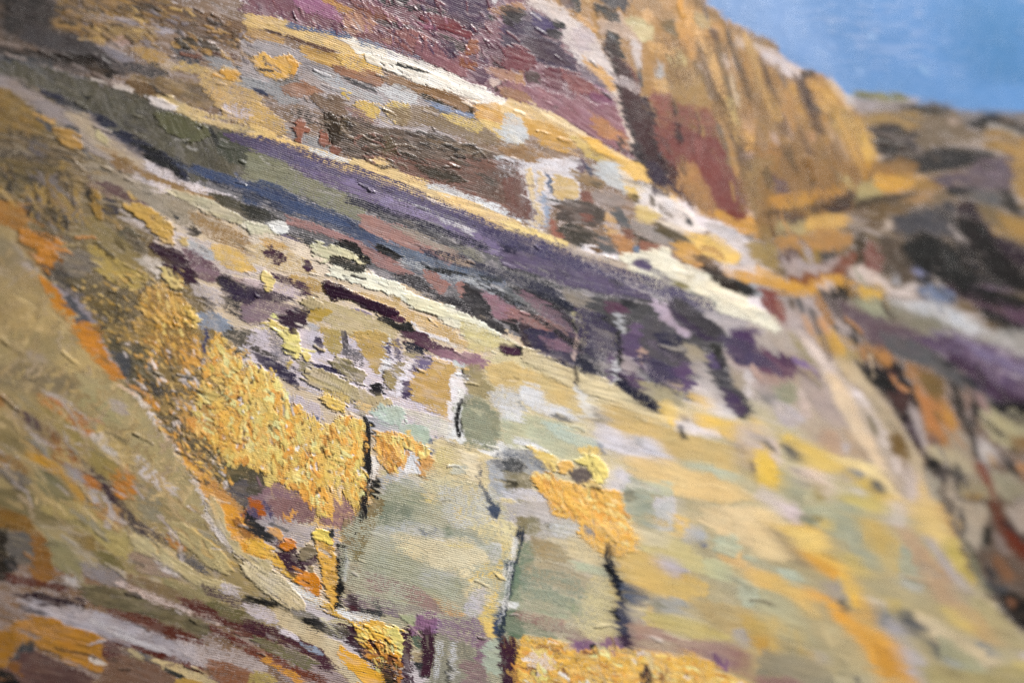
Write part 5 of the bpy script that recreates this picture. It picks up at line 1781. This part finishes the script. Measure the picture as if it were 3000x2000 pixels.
# wet-in-wet passages (pale face to the right, the slope, the far rocks) are blended along the stroke
wet = smooth(1450, 1900, UU) * .8 + (1 - smooth(250, 480, UU)) * .45
WET = {'pale': 1.0, 'sand': 1.0, 'ravine': .35, 'gold': .15, 'ridge': .25, 'band': .1}
wet *= np.array([WET.get(r_, 0) for r_ in REGS] + [0.0])[OWN]
flat = UND + (TOP - UND) * COV[..., None]; acc = np.zeros_like(flat); span = 7 + 9 * fbm(UU / 130, VV / 130, 9)
for k in range(-3, 4):
    gi = np.clip(np.searchsorted(US, UU + k * span * np.cos(th)), ui0, ui1); gj = np.clip(np.searchsorted(VS, VV + k * span * np.sin(th)), vi0, vi1)
    acc += flat[gj, gi] / 7
wet *= smooth(.05, .2, flat.mean(-1))                     # dark cracks went on last and stay crisp
w3 = (wet * smooth(.25, .6, fbm(UU / 70, VV / 70, 11)))[..., None].astype(np.float32)
TOP += (acc - TOP) * w3; UND += (acc - UND) * w3 * .6
# beyond the noted detail the picture simply goes on: continue it by reflection
def refl(v, hi): 
    v = np.abs(v); v = np.mod(v, 2 * hi); return np.where(v > hi, 2 * hi - v, v)
ri = np.clip(np.searchsorted(US, refl(US, W)), ui0, ui1); rj = np.clip(np.searchsorted(VS, refl(VS, H)), vi0, vi1)
ri[ui0:ui1 + 1] = np.arange(ui0, ui1 + 1); rj[vi0:vi1 + 1] = np.arange(vi0, vi1 + 1)
G2 = np.ix_(rj, ri)
TOP, UND, COV, THK, OWN = TOP[G2], UND[G2], COV[G2], THK[G2], OWN[G2]

cc = np.clip(COV, .02, .995)
THR = (.5 - .085 * np.log(cc / (1 - cc))).astype(np.float32)          # share of cover -> height the dry brush reached
THR[COV > .985] = -.2

# ------------------------------------------------------------------ materials
def new_mat(name):
    m = bpy.data.materials.new(name); m.use_nodes = True
    return m, m.node_tree, m.node_tree.nodes["Principled BSDF"]
def paint_material():
    m, nt, bs = new_mat("oil_paint")
    N, L = nt.nodes, nt.links
    def nd(t, **kw):
        n = N.new(t)
        for k, v in kw.items(): setattr(n, k, v)
        return n
    def math_(op, a, b=None, c=None, clamp=False):
        n = nd('ShaderNodeMath', operation=op, use_clamp=clamp)
        for i, v in enumerate((a, b, c)):
            if v is None: continue
            if isinstance(v, (int, float)): n.inputs[i].default_value = v
            else: L.new(v, n.inputs[i])
        return n.outputs[0]
    def attr(name):
        return nd('ShaderNodeAttribute', attribute_name=name)
    def noise(vec, scale, detail=2.0, rough=.5):
        n = nd('ShaderNodeTexNoise'); L.new(vec, n.inputs['Vector'])
        n.inputs['Scale'].default_value = scale; n.inputs['Detail'].default_value = detail
        n.inputs['Roughness'].default_value = rough
        return n
    tc = nd('ShaderNodeTexCoord').outputs['Object']
    sep = nd('ShaderNodeSeparateXYZ'); L.new(tc, sep.inputs[0])
    wob = noise(tc, 170, 3.0, .6)
    wsep = nd('ShaderNodeSeparateColor'); L.new(wob.outputs['Color'], wsep.inputs[0])
    P = 1 / 0.00053
    X = math_('ADD', math_('MULTIPLY', sep.outputs[0], P), math_('MULTIPLY', wsep.outputs[0], 2.6))
    Z = math_('ADD', math_('MULTIPLY', sep.outputs[2], P), math_('MULTIPLY', wsep.outputs[1], 2.6))
    rows = math_('ABSOLUTE', math_('SINE', math_('MULTIPLY', Z, math.pi)))
    Xs = math_('ADD', X, math_('MULTIPLY', math_('FLOOR', Z), .5))
    cols = math_('ABSOLUTE', math_('SINE', math_('MULTIPLY', Xs, math.pi)))
    uneven = math_('MULTIPLY_ADD', noise(tc, 150, 4.0, .6).outputs['Fac'], 3.0, -1.0, clamp=True)
    weave = math_('ADD', math_('MULTIPLY', rows, .70), math_('MULTIPLY', cols, .30))
    n_a = noise(tc, 900, 2.0, .6).outputs['Fac']; n_b = noise(tc, 2600, 1.0).outputs['Fac']
    n_a = math_('MULTIPLY_ADD', n_a, 2.2, -.6); n_b = math_('MULTIPLY_ADD', n_b, 1.8, -.4)
    grain = math_('ADD', math_('ADD', math_('MULTIPLY', weave, .42), math_('MULTIPLY', n_a, .36)), math_('MULTIPLY', n_b, .22))
    reach = attr('reach').outputs['Fac']; thk = attr('thk').outputs['Fac']
    mask = nd('ShaderNodeMapRange', interpolation_type='SMOOTHSTEP'); mask.inputs['From Min'].default_value = -.05
    mask.inputs['From Max'].default_value = .05
    L.new(math_('SUBTRACT', grain, reach), mask.inputs['Value'])
    mx = nd('ShaderNodeMix', data_type='RGBA')
    L.new(mask.outputs[0], mx.inputs['Factor']); L.new(attr('under').outputs['Color'], mx.inputs[6]); L.new(attr('top').outputs['Color'], mx.inputs[7])
    L.new(mx.outputs[2], bs.inputs['Base Color'])
    # weave telegraphs through thin paint and drowns in thick paint; broken paint stands proud of the gaps
    thin = nd('ShaderNodeMapRange'); thin.inputs['From Min'].default_value = .04; thin.inputs['From Max'].default_value = .3
    thin.inputs['To Min'].default_value = 1.0; thin.inputs['To Max'].default_value = .12
    L.new(thk, thin.inputs['Value'])
    hgt = math_('MULTIPLY', math_('MULTIPLY', math_('MULTIPLY', weave, uneven), thin.outputs[0]), WEAVE_H)
    hgt = math_('ADD', hgt, math_('MULTIPLY', mask.outputs[0], .00003))
    hgt = math_('ADD', hgt, math_('MULTIPLY', n_b, .000014))
    bead = nd('ShaderNodeMapRange', interpolation_type='SMOOTHSTEP'); bead.inputs['From Min'].default_value = .66; bead.inputs['From Max'].default_value = .76
    L.new(noise(tc, 1500, 1.0).outputs['Fac'], bead.inputs['Value'])
    bt = nd('ShaderNodeMapRange'); bt.inputs['From Min'].default_value = .02; bt.inputs['From Max'].default_value = .09; L.new(thk, bt.inputs['Value'])
    hgt = math_('ADD', hgt, math_('MULTIPLY', math_('MULTIPLY', bead.outputs[0], bt.outputs[0]), .00011))
    bump = nd('ShaderNodeBump'); bump.inputs['Strength'].default_value = 1.0; bump.inputs['Distance'].default_value = 1.0
    L.new(hgt, bump.inputs['Height']); L.new(bump.outputs[0], bs.inputs['Normal'])
    rn = noise(tc, 500, 2.0).outputs['Fac']
    gl = nd('ShaderNodeMapRange'); gl.inputs['From Min'].default_value = .03; gl.inputs['From Max'].default_value = .25
    gl.inputs['To Min'].default_value = .34; gl.inputs['To Max'].default_value = .15; L.new(thk, gl.inputs['Value'])
    L.new(math_('MULTIPLY_ADD', rn, .3, gl.outputs[0]), bs.inputs['Roughness'])
    bs.inputs['Specular IOR Level'].default_value = .36
    return m
WEAVE_H = 0.00007
OIL = paint_material()
LINEN, nt, bs = new_mat("primed_linen")
nz = nt.nodes.new('ShaderNodeTexNoise'); nz.inputs['Scale'].default_value = 900
cr = nt.nodes.new('ShaderNodeValToRGB'); cr.color_ramp.elements[0].color = (.42, .38, .32, 1); cr.color_ramp.elements[1].color = (.62, .58, .5, 1)
nt.links.new(nz.outputs['Fac'], cr.inputs[0]); nt.links.new(cr.outputs[0], bs.inputs['Base Color']); bs.inputs['Roughness'].default_value = .9

# ------------------------------------------------------------------ objects
coll = scene.collection
z_low = float(PZ.min())
painting = bpy.data.objects.new("oil_painting", None); coll.objects.link(painting)
painting.location = (0, 0, BASE_Z + z_low); painting.empty_display_size = .05
painting["label"] = "thickly painted oil landscape of gold, plum and green cliffs under a blue sky"
painting["category"] = "painting"
YH = -THK * 0.001
VX = PX.astype(np.float32).ravel(); VY = YH.astype(np.float32).ravel(); VZ = (PZ - z_low).astype(np.float32).ravel()
TOPf = TOP.reshape(-1, 3); UNDf = UND.reshape(-1, 3); THRf = THR.ravel(); THKf = THK.ravel()
qi = (np.arange(NVV - 1)[:, None] * NU + np.arange(NU - 1)[None, :])
QUAD = np.stack([qi, qi + NU, qi + NU + 1, qi + 1], -1).reshape(-1, 4)
QOWN = OWN[:-1, :-1].ravel()

def build(name, quads, parent, mat):
    vid, inv = np.unique(quads.ravel(), return_inverse=True)
    me = bpy.data.meshes.new(name); n = len(vid); f = len(quads)
    me.vertices.add(n)
    co = np.empty((n, 3), np.float32); co[:, 0] = VX[vid]; co[:, 1] = VY[vid]; co[:, 2] = VZ[vid]
    me.vertices.foreach_set("co", co.ravel())
    me.loops.add(f * 4); me.loops.foreach_set("vertex_index", inv.astype(np.int32).ravel())
    me.polygons.add(f); me.polygons.foreach_set("loop_start", np.arange(0, f * 4, 4, dtype=np.int32))
    me.update(calc_edges=True)
    me.polygons.foreach_set("use_smooth", np.ones(f, bool))
    for nm, src in (("top", TOPf), ("under", UNDf)):
        at = me.attributes.new(nm, 'FLOAT_COLOR', 'POINT')
        c4 = np.ones((n, 4), np.float32); c4[:, :3] = src[vid]; at.data.foreach_set("color", c4.ravel())
    for nm, src in (("reach", THRf), ("thk", THKf)):
        at = me.attributes.new(nm, 'FLOAT', 'POINT'); at.data.foreach_set("value", src[vid].astype(np.float32))
    me.materials.append(mat)
    o = bpy.data.objects.new(name, me); coll.objects.link(o); o.parent = parent
    return o

REG = {'sky': ("painted_sky", "smooth blue painted sky, far out of focus"),
       'gold': ("painted_gold_cliff", "blurred golden cliff with red and dark streaks below the sky"),
       'ridge': ("painted_far_ridge", "blurred brown and grey ridge at the right under the sky"),
       'plum': ("painted_plum_slope", "plum and dusty rose slope at the top"),
       'ledge': ("painted_brown_ledge", "brown and ochre ledge edged with two cream lines"),
       'band': ("painted_violet_band", "violet, green and navy band running down to the right"),
       'crag': ("painted_ochre_crag", "ochre crag with maroon and cream marks"),
       'blaze': ("painted_yellow_thicket", "bright yellow clumps of very thick paint"),
       'pale': ("painted_pale_rock_face", "pale green and yellow rock face"),
       'ravine': ("painted_ravine", "blurred dark ravine at the right edge"),
       'sand': ("painted_sand_slope", "blurred sand coloured slope at the left"),
       'fore': ("painted_rust_foreground", "rust, lilac and orange strokes in the lower left corner")}
# every separate visible piece of a stroke is a piece of its own
JM, IM = NVV - 1, NU - 1
own2 = QOWN.reshape(JM, IM); lab = np.arange(JM * IM, dtype=np.int64).reshape(JM, IM)
eh = own2[:, 1:] == own2[:, :-1]; ev = own2[1:] == own2[:-1]; ed = own2[1:, 1:] == own2[:-1, :-1]; ee = own2[1:, :-1] == own2[:-1, 1:]
while True:
    new = lab.copy()
    for m_, A_, B_ in ((eh, (slice(None), slice(1, None)), (slice(None), slice(None, -1))), (ev, (slice(1, None), slice(None)), (slice(None, -1), slice(None))),
                       (ed, (slice(1, None), slice(1, None)), (slice(None, -1), slice(None, -1))), (ee, (slice(1, None), slice(None, -1)), (slice(None, -1), slice(1, None)))):
        a_, b_ = new[A_], new[B_]; mn = np.minimum(a_, b_)
        new[A_] = np.where(m_, mn, a_); b_ = new[B_]; new[B_] = np.where(m_, np.minimum(mn, b_), b_)
    f_ = new.ravel()
    for _ in range(4): f_ = f_[f_]
    new = f_.reshape(JM, IM)
    if np.array_equal(new, lab): break
    lab = new
uq, PIECE = np.unique(lab.ravel(), return_inverse=True); powner = QOWN[uq]; parea = np.bincount(PIECE)
# photo-pixel size of each piece (grid cells differ in size), inside the frame only
cu = np.diff(US); cvv = np.diff(VS); inn = np.outer((VS[:-1] >= 0) & (VS[:-1] < H), (US[:-1] >= 0) & (US[:-1] < W))
psize = np.bincount(PIECE, weights=(np.outer(cvv, cu) * inn).ravel())
order = np.argsort(PIECE, kind='stable'); bnd = np.searchsorted(PIECE[order], np.arange(len(uq) + 1))
def quads(p): return QUAD[order[bnd[p]:bnd[p + 1]]]
cand = {}
for p in range(len(uq)):
    i = powner[p]
    if i < 0 or psize[p] < 420: continue
    kind, reg, size, t = STROKES[i]
    k = 'brush_stroke' if kind == 'S' else 'impasto_dab' if t >= .19 else 'paint_dab' if psize[p] < 5000 else 'paint_patch'
    cand.setdefault(k, []).append(p)
NAME = {}
for k, ps in cand.items():
    for p in sorted(ps, key=lambda p: -psize[p])[:300]: NAME[p] = k
first = {}                                               # the broadest piece of each passage stands for the passage
for p in NAME:
    reg = STROKES[powner[p]][1]
    if reg not in first or psize[p] > psize[first[reg]]: first[reg] = p
roots = {}
for reg in REG:
    if reg in first:
        o = build(REG[reg][0], quads(first[reg]), painting, OIL); o["label"] = REG[reg][1]; roots[reg] = o
rest = []
for p in range(len(uq)):
    if powner[p] < 0: rest.append(p); continue
    reg = STROKES[powner[p]][1]
    if p == first.get(reg): continue
    if p in NAME: build(NAME[p], quads(p), roots[reg], OIL)
    else: rest.append(p)
if rest:
    o = build("small_brush_mark", np.concatenate([quads(p) for p in rest]), painting, OIL)
    o["kind"] = "stuff"; o["label"] = "scattered small marks of paint between the larger strokes"
# the linen itself behind the paint, with its turned-over thickness
import bmesh
bm = bmesh.new()
cor = [(0, 0), (NVV - 1, 0), (NVV - 1, NU - 1), (0, NU - 1)]
fr = [bm.verts.new((PX[j, i], .0012, PZ[j, i] - z_low)) for j, i in cor]
bk = [bm.verts.new((PX[j, i], .0180, PZ[j, i] - z_low)) for j, i in cor]
bm.faces.new(fr); bm.faces.new(bk[::-1])
for k in range(4): bm.faces.new((fr[k], bk[k], bk[(k + 1) % 4], fr[(k + 1) % 4]))
bmesh.ops.recalc_face_normals(bm, faces=bm.faces)
me = bpy.data.meshes.new("canvas"); bm.to_mesh(me); bm.free(); me.materials.append(LINEN)
cv = bpy.data.objects.new("canvas", me); coll.objects.link(cv); cv.parent = painting
